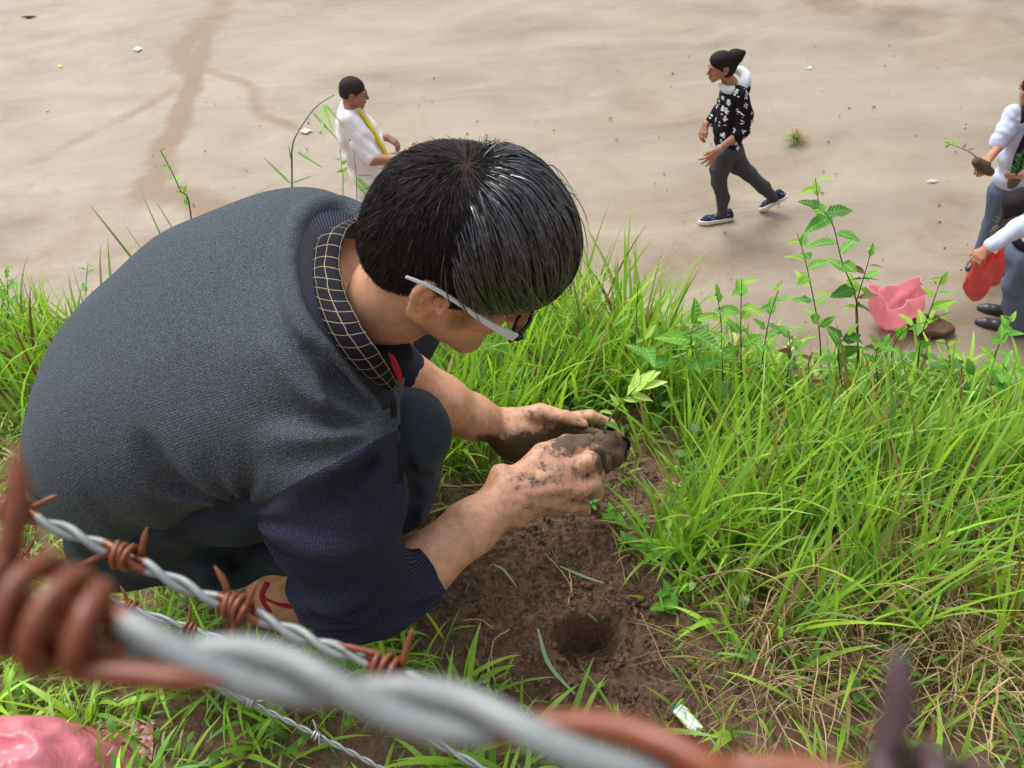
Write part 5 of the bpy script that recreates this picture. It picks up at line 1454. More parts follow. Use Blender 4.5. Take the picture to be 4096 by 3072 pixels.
# ---- the man in white
my = 5.95; mn, mf = 5.82, 6.10
wm = empty('person', (float(YP(372, 182, my)[0]), my, 0.0), 'man in a loose white shirt with a yellow scarf, half hidden behind the dark hair', 'person')
hc = YP(353, 92, my); (hw, hf_), wfun = fig_head(wm, hc, np.array([1, .10, -.30]), np.array([.28, 0, 1]), .97, 'buzz')
b = SDF(); nk = YP(351, 109, my); b.cone(hc + np.array([-.035, 0, -.05]), nk, .052, .058, .02)
sh1, sh2 = YP(347, 120, mn), YP(357, 114, mf); el1, wr1 = YP(373, 160, mn - .12), YP(397, 159, mn - .14)
b.chain([sh1, el1, wr1], [.05, .043, .029], .01); simple_hand(b, wr1, YP(409, 152, mn - .10) - wr1, np.array([0, .3, 1]), .18, .3, .2, -1)
el2, wr2 = YP(376, 137, mf + .02), YP(386, 137, mf - .02); b.chain([sh2, el2, wr2], [.05, .043, .029], .01); simple_hand(b, wr2, np.array([.6, -.2, -.35]), np.array([-.3, 0, -1]), .16, 1.1, .05, 1)
hp_ = YP(374, 180, my); ft1, ft2 = np.array([hp_[0] + .10, my - .12, .06]), np.array([hp_[0] - .12, my + .12, .06])
b.chain([hp_, ft1], [.08, .04]); b.chain([hp_, ft2], [.08, .04]); b.cone(nk, hp_, .07, .1, .02)
bv, bf = b.mesh(.0055, 1); V_, F_ = joinm([(hw, hf_), (bv, bf)]); obj('body', V_, F_, SKIN2, wm)
SHW = plain('white_cotton', (.84, .82, .85), .8, .2, .04, 10, .25); s = SDF()
for (x, y), rx, ry, rz in [((351, 119), .115, .18, .10), ((357, 133), .155, .20, .13), ((363, 150), .175, .21, .13), ((370, 168), .175, .21, .13), ((376, 184), .175, .21, .14)]:
    s.ell(YP(x, y, my), (rx, ry, rz), None, .06)
s.chain([sh1, YP(360, 140, mn - .03), YP(371, 157, mn - .10)], [.075, .085, .070], .04); s.chain([sh2, YP(368, 128, mf + .02), YP(378, 137, mf)], [.07, .07, .055], .04)
s.cone(YP(347, 107, my), YP(356, 110, my), .06, .055, .03)
for pts in ([(340, 135), (347, 148), (356, 158)], [(341, 142), (350, 158), (362, 168)], [(345, 152), (356, 168), (370, 176)], [(352, 165), (364, 178), (380, 182)], [(352, 140), (360, 155), (370, 166)]):
    P_, R_ = groove(s, pts, .022, .02, 's', .012, lo=3.5) if False else (spline([YP(x, y, my - .19) for x, y in pts], 9), .022 * np.sin(np.linspace(.3, 2.84, 9)))
    P_ = np.array([q + nrm(FW) * max(0, float(s.ev(q[None])[0])) for q in P_])
    for i in range(len(P_) - 1): s.cone(P_[i], P_[i + 1], R_[i], R_[i + 1], .02, 's')
v, f = s.mesh(.008, 1, disp=cdisp(.020, 7)); obj('shirt', v, f, SHW, wm)
YEL = plain('yellow_silk', (.92, .80, .02), .5, .4, .1)
sc_ = []
base_s = s
def surf(x, y):
    r = (x - 512) / F * RT - (y - 384) / F * UP + FW; t = np.linspace(5, 8.5, 1200); P_ = C0 + t[:, None] * r; f_ = base_s.ev(P_); i = int(np.argmax(f_ < 0)); i = i if f_[i] < 0 else int(np.argmin(f_)); return P_[i] - r * .030
PA = spline([surf(*q) for q in [(356, 109), (363, 118), (369, 128), (375, 138), (380, 147), (384, 157), (387, 166)]], 24)
PB = spline([surf(*q) for q in [(361, 110), (369, 120), (375, 130), (381, 140), (386, 149), (390, 158), (393, 167)]], 24)
n = 24; V_ = np.concatenate([PA, PB, PA + FW * .012, PB + FW * .012]); F_ = [[i, i + 1, n + i + 1, n + i] for i in range(n - 1)] + [[2 * n + i, 3 * n + i, 3 * n + i + 1, 2 * n + i + 1] for i in range(n - 1)] + [[i, 2 * n + i, 2 * n + i + 1, i + 1] for i in range(n - 1)] + [[n + i, n + i + 1, 3 * n + i + 1, 3 * n + i] for i in range(n - 1)]
obj('scarf', V_, F_, YEL, wm)
s = SDF(); s.chain([hp_, ft1 + [0, 0, .05]], [.15, .09], .03); s.chain([hp_, ft2 + [0, 0, .05]], [.15, .09], .03); v, f = s.mesh(.012, 1); obj('trousers', v, f, SHW, wm)
for q in (ft1, ft2): shoe('shoe', wm, q + np.array([-.06, 0, -.06]), q + np.array([.19, 0, -.06]), mat('sandal_brown', (.08, .045, .03), .6))

# ---- two girls in school uniform at the right
BLU = plain('pale_blue_cotton', (.56, .63, .80), .8, .2, .06, 10, .2); GT = plain('grey_blue_trousers', (.115, .15, .22), .8, .2, .2, 9, .3); BLKS = plain('black_leather', (.045, .048, .055), .35, .5, .2); VSTD = plain('dark_purple_knit', (.020, .012, .026), .9, .1)
SKIN3 = mat('skin_warm', rough=.5, spec=.35, build=b_skin((.50, .255, .155), (.38, .175, .10), False))
gy_ = 5.22
g1 = empty('person', (float(YP(1000, 262, gy_)[0]), gy_, 0.0), 'standing girl in pale blue shirt and grey trousers holding saplings, cut by the right edge', 'person')
hc = YP(1033, 88, gy_ + .02); (hw, hf_), wfun = fig_head(g1, hc, np.array([-.55, -.75, -.35]), np.array([-.1, -.2, 1]), .93, skin=SKIN3)
b = SDF(); nk = YP(1030, 106, gy_); b.cone(hc + np.array([0, 0, -.06]), nk, .045, .05, .02)
s1, s2 = YP(1013, 113, gy_ + .02), YP(1052, 116, gy_ - .02); e1, w1 = YP(1002, 143, gy_ - .06), YP(990, 157, gy_ - .16)
b.chain([s1, e1, w1], [.045, .038, .026], .01); simple_hand(b, w1, YP(983, 165, gy_ - .2) - w1, np.array([.5, .2, -.6]), .16, .9, .1, -1)
e2, w2 = YP(1050, 165, gy_ - .12), YP(1024, 174, gy_ - .26); b.chain([s2, e2, w2], [.045, .038, .026], .01); simple_hand(b, w2, YP(1013, 179, gy_ - .3) - w2, np.array([0, .4, .6]), .16, .9, .1, 1)
hp1 = YP(1012, 190, gy_); a1, a2 = YP(979, 258, gy_), YP(1012, 262, gy_ + .15)
b.cone(nk, hp1, .06, .09, .02); b.chain([hp1, YP(997, 224, gy_), a1], [.07, .05, .03]); b.chain([hp1, a2], [.07, .03])
bv, bf = b.mesh(.0055, 1); V_, F_ = joinm([(hw, hf_), (bv, bf)]); obj('body', V_, F_, SKIN3, g1)
s = SDF()
for (x, y), rx, ry, rz in [((1031, 118), .15, .10, .09), ((1026, 136), .135, .115, .12), ((1019, 156), .135, .12, .13), ((1014, 176), .145, .125, .10)]: s.ell(YP(x, y, gy_), (rx, ry, rz), None, .05)
s.chain([s1, YP(1006, 130, gy_ - .03), YP(1001, 138, gy_ - .05)], [.062, .062, .056], .03); s.cone(YP(999, 140, gy_ - .055), YP(998, 143, gy_ - .065), .060, .058, .01)
s.chain([s2, e2], [.065, .055], .03)
v, f = s.mesh(.007, 1, disp=cdisp(.009, 15)); obj('shirt', v, f, BLU, g1)
s = SDF(); s.ell(YP(1024, 150, gy_ - .10), (.05, .03, .22), None, .02); v, f = s.mesh(.008, 1); obj('waistcoat', v, f, VSTD, g1)
s = SDF(); s.ell(hp1, (.145, .115, .12), None, .04); s.chain([hp1 + [-.07, 0, 0], YP(994, 222, gy_), YP(982, 254, gy_)], [.095, .075, .065], .03); s.chain([hp1 + [.06, 0, 0], YP(1015, 230, gy_ + .08), a2], [.095, .078, .068], .03)
v, f = s.mesh(.008, 1, disp=cdisp(.012, 10)); obj('trousers', v, f, GT, g1)
shoe('shoe', g1, Z(981, 261, 0), Z(966, 272, 0), BLKS); shoe('shoe', g1, Z(1014, 266, 0), Z(1000, 276, 0), BLKS)
hs_ = SDF(); hs_.chain([hc + [.02, -.02, .02], YP(1029, 110, gy_ - .09), YP(1022, 122, gy_ - .12)], [.07, .04, .012], .03); v, f = hs_.mesh(.006, 1); obj('hair_lock', v, f, HAIRF, g1)

gy2 = 4.62
g2 = empty('person', (float(YP(1010, 320, gy2)[0]), gy2, 0.0), 'girl bending forward in pale blue shirt, red bag in hand, at the right edge', 'person')
hc2 = YP(1020, 203, gy2 - .05); (hw, hf_), wfun = fig_head(g2, hc2, np.array([-.65, .1, -.8]), np.array([-.75, -.1, .6]), .93, skin=SKIN3)
b = SDF(); sA, sB = YP(1044, 214, gy2 - .18), YP(1050, 206, gy2 + .16); nk2 = YP(1036, 205, gy2); b.cone(hc2, nk2, .05, .055, .02)
eA, wA = YP(1018, 228, gy2 - .26), YP(988, 248, gy2 - .30); b.chain([sA, eA, wA], [.045, .038, .026], .01); simple_hand(b, wA, YP(979, 257, gy2 - .32) - wA, np.array([.2, .3, -.8]), .155, 1.0, .1, -1)
eB = YP(1040, 236, gy2 + .16); b.chain([sB, eB, YP(1026, 232, gy2 + .05)], [.045, .038, .026], .01)
hp2 = YP(1030, 244, gy2); b.cone(nk2, hp2, .07, .09, .02); b.chain([hp2, YP(1012, 322, gy2 - .05)], [.07, .03]); b.chain([hp2, YP(1010, 306, gy2 + .12)], [.07, .03])
bv, bf = b.mesh(.0055, 1); V_, F_ = joinm([(hw, hf_), (bv, bf)]); obj('body', V_, F_, SKIN3, g2)
s = SDF()
for (x, y), r3 in [((1045, 211), (.13, .17, .11)), ((1042, 226), (.13, .165, .12)), ((1036, 238), (.125, .16, .10))]: s.ell(YP(x, y, gy2), r3, None, .05)
s.chain([sA, eA, YP(992, 245, gy2 - .295)], [.065, .060, .050], .03); s.chain([sB, eB], [.06, .05], .03)
v, f = s.mesh(.007, 1, disp=cdisp(.009, 15)); obj('shirt', v, f, BLU, g2)
s = SDF(); s.ell(YP(1034, 240, gy2), (.142, .172, .075), None, .02); v, f = s.mesh(.008, 1); obj('waistcoat', v, f, VSTD, g2)
s = SDF(); s.ell(hp2 + [0, 0, -.08], (.14, .165, .12), None, .04); s.chain([hp2 + [-.02, -.09, -.06], YP(1014, 285, gy2 - .08), Z(1018, 326, .05)], [.105, .08, .088], .03); s.chain([hp2 + [0, .09, -.06], YP(1016, 280, gy2 + .10), Z(1012, 309, .05)], [.10, .078, .08], .03)
v, f = s.mesh(.008, 1, disp=cdisp(.012, 10)); obj('trousers', v, f, GT, g2)
shoe('shoe', g2, Z(1008, 331, 0), Z(974, 323, 0), BLKS, ); shoe('shoe', g2, Z(1006, 316, 0), Z(976, 309, 0), BLKS)
hs_ = SDF(); hs_.chain([hc2 + [.03, -.02, .02], YP(1014, 205, gy2 - .12), YP(1007, 216, gy2 - .14)], [.085, .065, .02], .03); hs_.chain([hc2 + [.06, 0, .02], YP(1022, 218, gy2 - .1)], [.08, .04], .03)
v, f = hs_.mesh(.006, 1); obj('hair_lock', v, f, HAIRF, g2)
# ================================================================== saplings in hands
LM['p'] = [leaf_mesh('leaf', mat('leaf_pale', rough=.4, spec=.4, build=b_leaf((.50, .74, .14), (.62, .82, .22))), .42, .15, .1)]
MUDB = mat('wet_mud', rough=.6, spec=.35, build=lambda t, b: (t.l(t.ramp(t.noise(t.coord('Object'), 60, 5, .7), [(.3, (.045, .027, .017)), (.7, (.17, .11, .07))]), b.inputs['Base Color']), t.bump(t.noise(t.coord('Object'), 110, 5, .7), .9, .005, b)))
BLKP = mat('black_polythene', (.010, .010, .012), .3, .5)
def lump(c, R3, seed, n=16, h=.004, k=.012):
    r_ = np.random.default_rng(seed); s = SDF(); s.ell(c, R3, None, 0)
    for _ in range(n):
        d = nrm(r_.normal(size=3)); s.ell(c + d * R3 * .85, np.full(3, min(R3) * r_.uniform(.18, .42)), None, k)
    return s.mesh(h, 1)
c = K(607, 449, 1.40)
sd_ = empty('seedling', c - [0, 0, .04], 'small seedling with a muddy root ball held between the muddy hands', 'seedling')
v, f = lump(c, np.array([.026, .026, .030]), 3, 60, .0025); obj('root_ball', v, f, MUDB, sd_)
v, f = lump(K(600, 462, 1.38), np.array([.018, .016, .020]), 4, 14, .003); obj('root_clod', v, f, MUDB, sd_)
# torn black plastic round the back of the ball
th = np.linspace(-.6, 1.9, 14); Vp = []
for i, a in enumerate(th):
    for t_ in (0, .5, 1):
        d = RT * math.cos(a) + UP * math.sin(a); Vp.append(c + d * (.033 + .004 * math.sin(5 * a) + .002 * t_) + FW * (.012 - .030 * t_ + .006 * math.sin(7 * a)))
o = obj('plastic_sleeve', Vp, [[i * 3 + j, i * 3 + 3 + j, i * 3 + 4 + j, i * 3 + 1 + j] for i in range(13) for j in range(2)], BLKP, sd_); m_ = o.modifiers.new('s', 'SOLIDIFY'); m_.thickness = .0015
P = spline([K(604, 432, 1.375), K(612, 415, 1.36), K(622, 402, 1.345), K(636, 388, 1.33)], 12); v, f = tube(P, np.linspace(.0022, .0012, 12), 6); obj('stem', v, fixq(f), STEMG, sd_)
for (x, y, dx, dy, L, kd) in [(606, 424, .9, -.2, .030, 'g'), (612, 414, -1, .4, .026, 'y'), (618, 406, -.5, .9, .030, 'y'), (624, 400, 1, .0, .040, 'p'), (628, 395, .75, .75, .075, 'p'), (636, 388, 1, .25, .066, 'p'), (630, 394, 1, -.25, .050, 'p'), (634, 390, .2, 1, .044, 'p'), (640, 384, .9, .6, .05, 'p')]:
    place_leaf(sd_, K(x, y, 1.34), RT * dx + UP * dy, [0, 0, 1.0], L * .78, kd)
# standing girl's potted stick
c = YP(984, 167, gy_ - .22); s1_ = empty('seedling', c - [0, 0, .06], 'bare-stemmed seedling with a brown root ball in the standing girl’s near hand', 'seedling')
s = SDF(); s.chain([YP(977, 162, gy_ - .24), YP(982, 166, gy_ - .24), YP(990, 172, gy_ - .22)], [.034, .040, .030], .02)
for i in range(14): d = nrm(rng.normal(size=3)); s.ell(c + d * .038, np.full(3, .014), None, .012)
v, f = s.mesh(.005, 1); obj('root_ball', v, f, MUDB, s1_)
P = spline([YP(977, 158, gy_ - .25), YP(971, 153, gy_ - .27), YP(963, 149, gy_ - .3), YP(950, 144, gy_ - .33)], 12); v, f = tube(P, np.linspace(.004, .002, 12), 5); obj('stem', v, fixq(f), STEM, s1_)
for (x, y, dx, dy) in [(950, 144, -1, .3), (950, 144, -.8, .8), (952, 145, -.9, -.2), (954, 146, .2, 1), (963, 149, .5, .8), (968, 151, .6, .3)]:
    place_leaf(s1_, YP(x, y, gy_ - .32), RT * dx + UP * dy, [0, 0, 1.0], .055, 'y' if x < 958 else 'r')
def conifer(c, hgt, label, n=260, col='d', pot=True, w=.07):
    e = empty('conifer_seedling', c, label, 'seedling')
    v, f = tube(np.array([c, c + [0, 0, hgt]]), [.005, .002], 5); obj('stem', v, fixq(f), STEM, e)
    P_ = []; F_ = []
    for i in range(n):
        t_ = random.random() ** .8; a = random.random() * 6.28; r = w * (1 - .75 * t_) * random.uniform(.35, 1); b0 = c + [0, 0, hgt * t_]; d = np.array([math.cos(a) * r, math.sin(a) * r, .35 * w]); s_ = nrm(np.cross(d, [0, 0, 1])) * .0045
        k = len(P_); P_ += [b0, b0 + d * .6 + s_, b0 + d, b0 + d * .6 - s_]; F_.append([k, k + 1, k + 2, k + 3])
    o = obj('foliage', P_, F_, {'d': NEED, 'b': NEEDB}[col], e)
    if pot: v, f = lump(c - [0, 0, .045], np.array([.036, .036, .05]), 9, 12, .006); obj('root_ball', v, f, MUDB, e)
NEED = mat('needle_green', (.045, .15, .03), .6, .3); NEEDB = mat('needle_brown_green', (.13, .14, .06), .6, .3)
conifer(YP(1016, 176, gy_ - .30), .24, 'bushy green conifer seedling in the standing girl’s far hand', col='d', w=.10)
conifer(YP(999, 226, gy2 - .10), .15, 'thin brownish conifer seedling in front of the bending girl’s hair', 160, 'b', True, .07)
# ================================================================== bags
def b_bag(c0, c1):
    def f(t, b):
        o = t.coord('Object'); n = t.noise(o, 14, 4, .6)
        t.l(t.mix(n, c0, c1), b.inputs['Base Color']); t.bump(t.noise(o, 16, 3, .5, .8), .5, .02, b)
    return f
def bagmat(name, c0, c1, tr=.4):
    m = mat(name, rough=.22, spec=.5, build=b_bag(c0, c1)); nt = NT(m.node_tree); b = m.node_tree.nodes['Principled BSDF']
    t_ = nt.n('ShaderNodeBsdfTranslucent'); t_.inputs[0].default_value = (*c1, 1); x = nt.n('ShaderNodeMixShader'); x.inputs[0].default_value = tr
    out = [q for q in m.node_tree.nodes if q.type == 'OUTPUT_MATERIAL'][0]; nt.l(b.outputs[0], x.inputs[1]); nt.l(t_.outputs[0], x.inputs[2]); nt.l(x.outputs[0], out.inputs[0]); return m
PINK = bagmat('pink_polythene', (.96, .42, .49), (1.0, .62, .67), .6); REDB = bagmat('red_polythene', (.78, .10, .10), (.90, .24, .21), .5); PINKD = bagmat('rose_polythene', (.84, .22, .29), (.92, .36, .42), .3)
def bag(name, label, base, axis, prof, mt, squash=.45, peaks=2, seed=1, n=48, m=26, side=None, fold=.25):
    """open carrier bag: rings along axis; prof(t) -> radius"""
    r_ = np.random.default_rng(seed); axis = np.asarray(axis, float); L = np.linalg.norm(axis); a = axis / L
    x = nrm(np.cross(a, [0, 1, 0.2]) if side is None else side - a * np.dot(side, a)); y = np.cross(a, x)
    th = np.arange(n) * 2 * math.pi / n; ph = r_.random(6) * 6.28; V = []
    top = 1 + .0 * th; top = .74 + .26 * np.abs(np.cos(th)) ** 3 + .05 * np.sin(3 * th + ph[5])
    for i in range(m):
        t_ = i / (m - 1); R = prof(t_)
        w = 1 + fold * (np.abs(np.sin(2.5 * th + ph[0] + 2 * t_)) - .5) * (.3 + t_) + .10 * np.abs(np.sin(6 * th + ph[1] - 5 * t_)) + .08 * np.sin(4 * th + ph[2] + 9 * t_)
        for j in range(n): V.append(base + a * L * t_ * top[j] + x * R * w[j] * math.cos(th[j]) + y * R * squash * w[j] * math.sin(th[j]))
    Fq = [[i * n + j, i * n + (j + 1) % n, (i + 1) * n + (j + 1) % n, (i + 1) * n + j] for i in range(m - 1) for j in range(n)] + [list(range(n))[::-1]]
    o = obj(name, V, Fq, mt, smooth=True); md = o.modifiers.new('s', 'SOLIDIFY'); md.thickness = .0015
    return tag(o, label, 'plastic bag')
bb = Z(891, 327, .0)
bag('plastic_bag', 'light pink carrier bag standing open on the road behind the saplings', bb, np.array([-.05, .0, .42]), lambda t: .05 + .14 * math.sin(min(1, t * 1.6) * 1.57) - .03 * t, PINK, .7, seed=4, fold=.35)
hb = YP(980, 257, gy2 - .33)
bag('plastic_bag', 'red carrier bag hanging from the bending girl’s hand', YP(976, 300, gy2 - .33), hb - YP(976, 300, gy2 - .33) + [.02, 0, 0], lambda t: .012 + .075 * math.sin(min(1, t * 1.9 + .1) * 1.57) * (1 - .62 * t * t), REDB, .5, seed=2, fold=.35)
bag('plastic_bag', 'darker red bag hanging just behind the bright red one', YP(993, 284, gy2 - .22), YP(994, 246, gy2 - .24) - YP(993, 284, gy2 - .22), lambda t: .04 + .025 * math.sin(t * 3), REDB, .5, seed=7)
# brown sack lying beside the pink bag
s = SDF(); c = Z(931, 326, .05); s.ell(c, (.16, .11, .060), frame(nrm(np.array([1, -.35, 0])), nrm(np.array([.35, 1, 0])), np.array([0, 0, 1.0])), 0); s.ell(c + [-.02, -.01, .055], (.12, .075, .065), frame(nrm(np.array([1, -.35, 0])), nrm(np.array([.35, 1, 0])), np.array([0, 0, 1.0])), .02, 's')
v, f = s.mesh(.007, 2, disp=lambda P_: .022 * (vnoise(P_[:, 0] * 22, P_[:, 1] * 22, 3) - .5)); tag(obj('sack', v, f, plain('brown_sacking', (.12, .075, .05), .9, .1, .4, 30, .6)), 'crumpled brown sack lying on the road right of the pink bag', 'sack')
# rose bag at the bottom left
r_ = np.random.default_rng(5); nX, nY = 60, 50; c = gpt(32, 790); Vb = []
rg = nrm(np.array([RT[0], RT[1], 0])); fg = nrm(np.array([FW[0], FW[1], 0]))
for i in range(nX):
    for j in range(nY):
        u = i / (nX - 1) * 2 - 1; w = j / (nY - 1) * 2 - 1; rr = min(1, math.hypot(u, w)); ang = math.atan2(w, u)
        hgt = .15 * (1 - rr ** 3) + .0; x = u * .165 * (1 + .05 * math.sin(5 * ang)); y = w * .105
        p = c + rg * x + fg * y
        cre = .022 * abs(float(vnoise(np.array([u * 3.2 + w * 2 + 7]), np.array([w * 3 - u + 5]), 3)[0]) * 2 - 1) + .008 * abs(float(vnoise(np.array([u * 8 + 3]), np.array([w * 6 + u * 4]), 9)[0]) * 2 - 1)
        p[2] = max(float(ground(p[0], p[1])) + .002, c[2] + hgt - cre * (1 - rr * .4)) if rr < 1 else float(ground(p[0], p[1])) + .003; Vb.append(p)
o = obj('plastic_bag', Vb, [[i * nY + j, (i + 1) * nY + j, (i + 1) * nY + j + 1, i * nY + j + 1] for i in range(nX - 1) for j in range(nY - 1)], PINKD); tag(o, 'crumpled rose-pink plastic bag in the grass at the bottom left corner', 'plastic bag')
# ================================================================== litter
def sheet(name, label, cat, quad, mt, crump=.01, n=10, seed=1, ground_=True):
    r_ = np.random.default_rng(seed); A_, B_, C_, D_ = [np.asarray(q, float) for q in quad]; V_ = []
    for i in range(n):
        for j in range(n):
            s_, t_ = i / (n - 1), j / (n - 1); p = (A_ * (1 - s_) + B_ * s_) * (1 - t_) + (D_ * (1 - s_) + C_ * s_) * t_; p = p + [0, 0, crump * r_.random()]; V_.append(p)
    o = obj(name, V_, [[i * n + j, (i + 1) * n + j, (i + 1) * n + j + 1, i * n + j + 1] for i in range(n - 1) for j in range(n - 1)], mt, smooth=False, uv=[(i / (n - 1), j / (n - 1)) for i in range(n) for j in range(n)])
    md = o.modifiers.new('s', 'SOLIDIFY'); md.thickness = .0008; return tag(o, label, cat)
def b_wrap(t, b):
    u = t.coord('UV'); s = t.n('ShaderNodeSeparateXYZ'); t.l(u, s.inputs[0])
    y = t.math('ABSOLUTE', t.math('SUBTRACT', s.outputs[1], .5)); c = t.ramp(y, [(.0, (.75, .82, .88)), (.32, (.72, .80, .85)), (.36, (.62, .66, .05)), (.42, (.62, .66, .05)), (.45, (.03, .12, .10))], 'CONSTANT')
    g = t.math('GREATER_THAN', .12, s.outputs[0]); t.l(t.mix(g, c, (.01, .16, .13)), b.inputs['Base Color'])
WRAP = mat('wrapper_print', rough=.35, spec=.5, build=b_wrap)
sheet('wrapper', 'white and green sweet wrapper lying in the grass right of the hole', 'wrapper', [gpt(668, 716, .022), gpt(694, 742, .014), gpt(702, 734, .026), gpt(678, 709, .03)], WRAP, .004, 8, 2)
SILV = mat('crumpled_foil', (.55, .58, .66), .25, .5, .6)
sheet('foil_scrap', 'bluish foil scrap lying on the soil below the elbow', 'foil scrap', [gpt(479, 684, .012), gpt(489, 690, .010), gpt(492, 682, .014), gpt(483, 678, .014)], SILV, .008, 5, 3)
sheet('foil_scrap', 'grey foil scrap half buried in grass under the thick wire', 'foil scrap', [gpt(197, 688, .016), gpt(202, 696, .014), gpt(208, 690, .02), gpt(201, 684, .02)], SILV, .01, 5, 4)
PAP = plain('pale_paper', (.62, .60, .55), .8, .2)
for (x, y, w, h, lb) in [(306, 131, 10, 4, 'largest crumpled pale paper on the road left of the white-shirted man'), (138, 49, 7, 4, 'crumpled pale paper near the brown run-off stain'), (47, 110, 3, 2, 'tiny white scrap near the left edge of the road'), (29, 17, 12, 2, 'dark twig-like scrap at the top left of the road'), (933, 181, 10, 2.5, 'flat pale stick on the road left of the standing girl'), (810, 68, 5, 3, 'pale scrap on the road right of the bun'), (60, 66, 3, 2, 'small yellow leaf high on the road at the left')]:
    mt = DKC if 'dark' in lb else (YEL if 'yellow' in lb else PAP)
    w, h = w * .7, h * .6; sheet('litter', lb, 'litter', [Z(x - w, y + h * .3, .015), Z(x, y + h, .01), Z(x + w, y - h * .2, .01), Z(x - w * .2, y - h, .015)], mt, .012, 5, int(x))
# pebbles and leaf bits on the road
V_, F_ = [], []
for i in range(420):
    x = rng.uniform(-3.8, 5.2); y = rng.uniform(4.0, 9.5); r = .004 + .012 * rng.random() ** 3
    V_.append(ico * r * .8 * (1 + .3 * rng.normal(size=(7, 1))) * [1.4, 1, .5] + [x, y, .012]); F_.append(np.array(icf) + 7 * i)
PEB = mat('road_bits', rough=.8, build=lambda t, b: t.l(t.ramp(t.noise(t.coord('Object'), 3.0, 4, .9), [(.40, (.05, .03, .02)), (.55, (.12, .07, .045)), (.62, (.6, .55, .45))]), b.inputs['Base Color']))
tag(obj('road_debris', np.concatenate(V_), np.concatenate(F_), PEB), 'small stones and leaf bits scattered over the wet road', 'debris', kind='stuff')
# pulled tuft of grass on the road
c = Z(794, 141, .0); e = empty('grass_tuft', c, 'uprooted grass tuft with straw roots lying on the road right of the walking woman', 'grass tuft')
for nm, n, d0, L, cols, rr in (('roots', 90, (.9, .3), .20, ((.40, .28, .13), (.62, .50, .30)), .0045), ('blades', 26, (-.6, -1.0), .22, ((.10, .26, .06), (.2, .42, .1)), .006)):
    V_, F_, k, Cc = [], [], 0, []
    for i in range(n):
        a = math.atan2(d0[1], d0[0]) + random.gauss(0, 1.1 if nm == 'roots' else .45); l = L * random.uniform(.4, 1); h = random.uniform(.01, .12); d = np.array([math.cos(a), math.sin(a), 0]); s_ = np.array([-d[1], d[0], 0]) * rr
        for q in range(5): t_ = q / 4; p = c + d * l * t_ + [0, 0, h * math.sin(t_ * 2.6) + .01]; V_ += [p - s_ * (1 - t_ * .8), p + s_ * (1 - t_ * .8)]
        F_ += [[k + 2 * q, k + 2 * q + 1, k + 2 * q + 3, k + 2 * q + 2] for q in range(4)]; k += 10
        cc_ = np.array(cols[0]) + (np.array(cols[1]) - np.array(cols[0])) * random.random(); Cc += [cc_] * 10
    o = obj(nm, V_, F_, GRASS, e, attrs={'col': np.array(Cc)})
# ================================================================== barbed wire
def b_wire(t, b):
    r = t.attr('rust'); o = t.coord('Object'); n = t.noise(o, 260, 4, .6); n2 = t.noise(o, 60, 3)
    f = t.ramp(t.math('ADD', r, t.math('MULTIPLY_ADD', n, .6, -.3)), [(.42, 0.0), (.58, 1.0)])
    n4 = t.noise(o, 900, 3, .7); zc = t.mix(n2, (.115, .135, .14), (.31, .345, .345)); zc = t.mix(t.ramp(n4, [(.55, 0.0), (.7, .7)]), zc, (.14, .10, .075)); rc = t.mix(n, (.085, .020, .010), (.28, .075, .028))
    t.l(t.mix(f, zc, rc), b.inputs['Base Color']); t.l(t.math('MULTIPLY_ADD', f, -.15, .62), b.inputs['Metallic']) if False else None
    t.l(t.math('MULTIPLY_ADD', f, -.08, .40), b.inputs['Roughness']); t.bump(n, .35, .0004, b)
WIREM = mat('galvanised_wire', rough=.35, spec=.5, metal=.1, build=b_wire); BARBM = mat('rusty_barb', rough=.42, spec=.45, coat=.12, build=lambda t, b: (t.l(t.mix(t.noise(t.coord('Object'), 300, 4, .6), (.065, .015, .008), (.27, .075, .027)), b.inputs['Base Color']), t.bump(t.noise(t.coord('Object'), 500, 3), .4, .0004, b)))
BARBD = mat('shaded_rust', (.065, .036, .042), .4, .5)  # same rust as the other barbs, with its shade painted into the colour
BARBG = mat('grey_barb', (.35, .36, .38), .35, .5, .6)
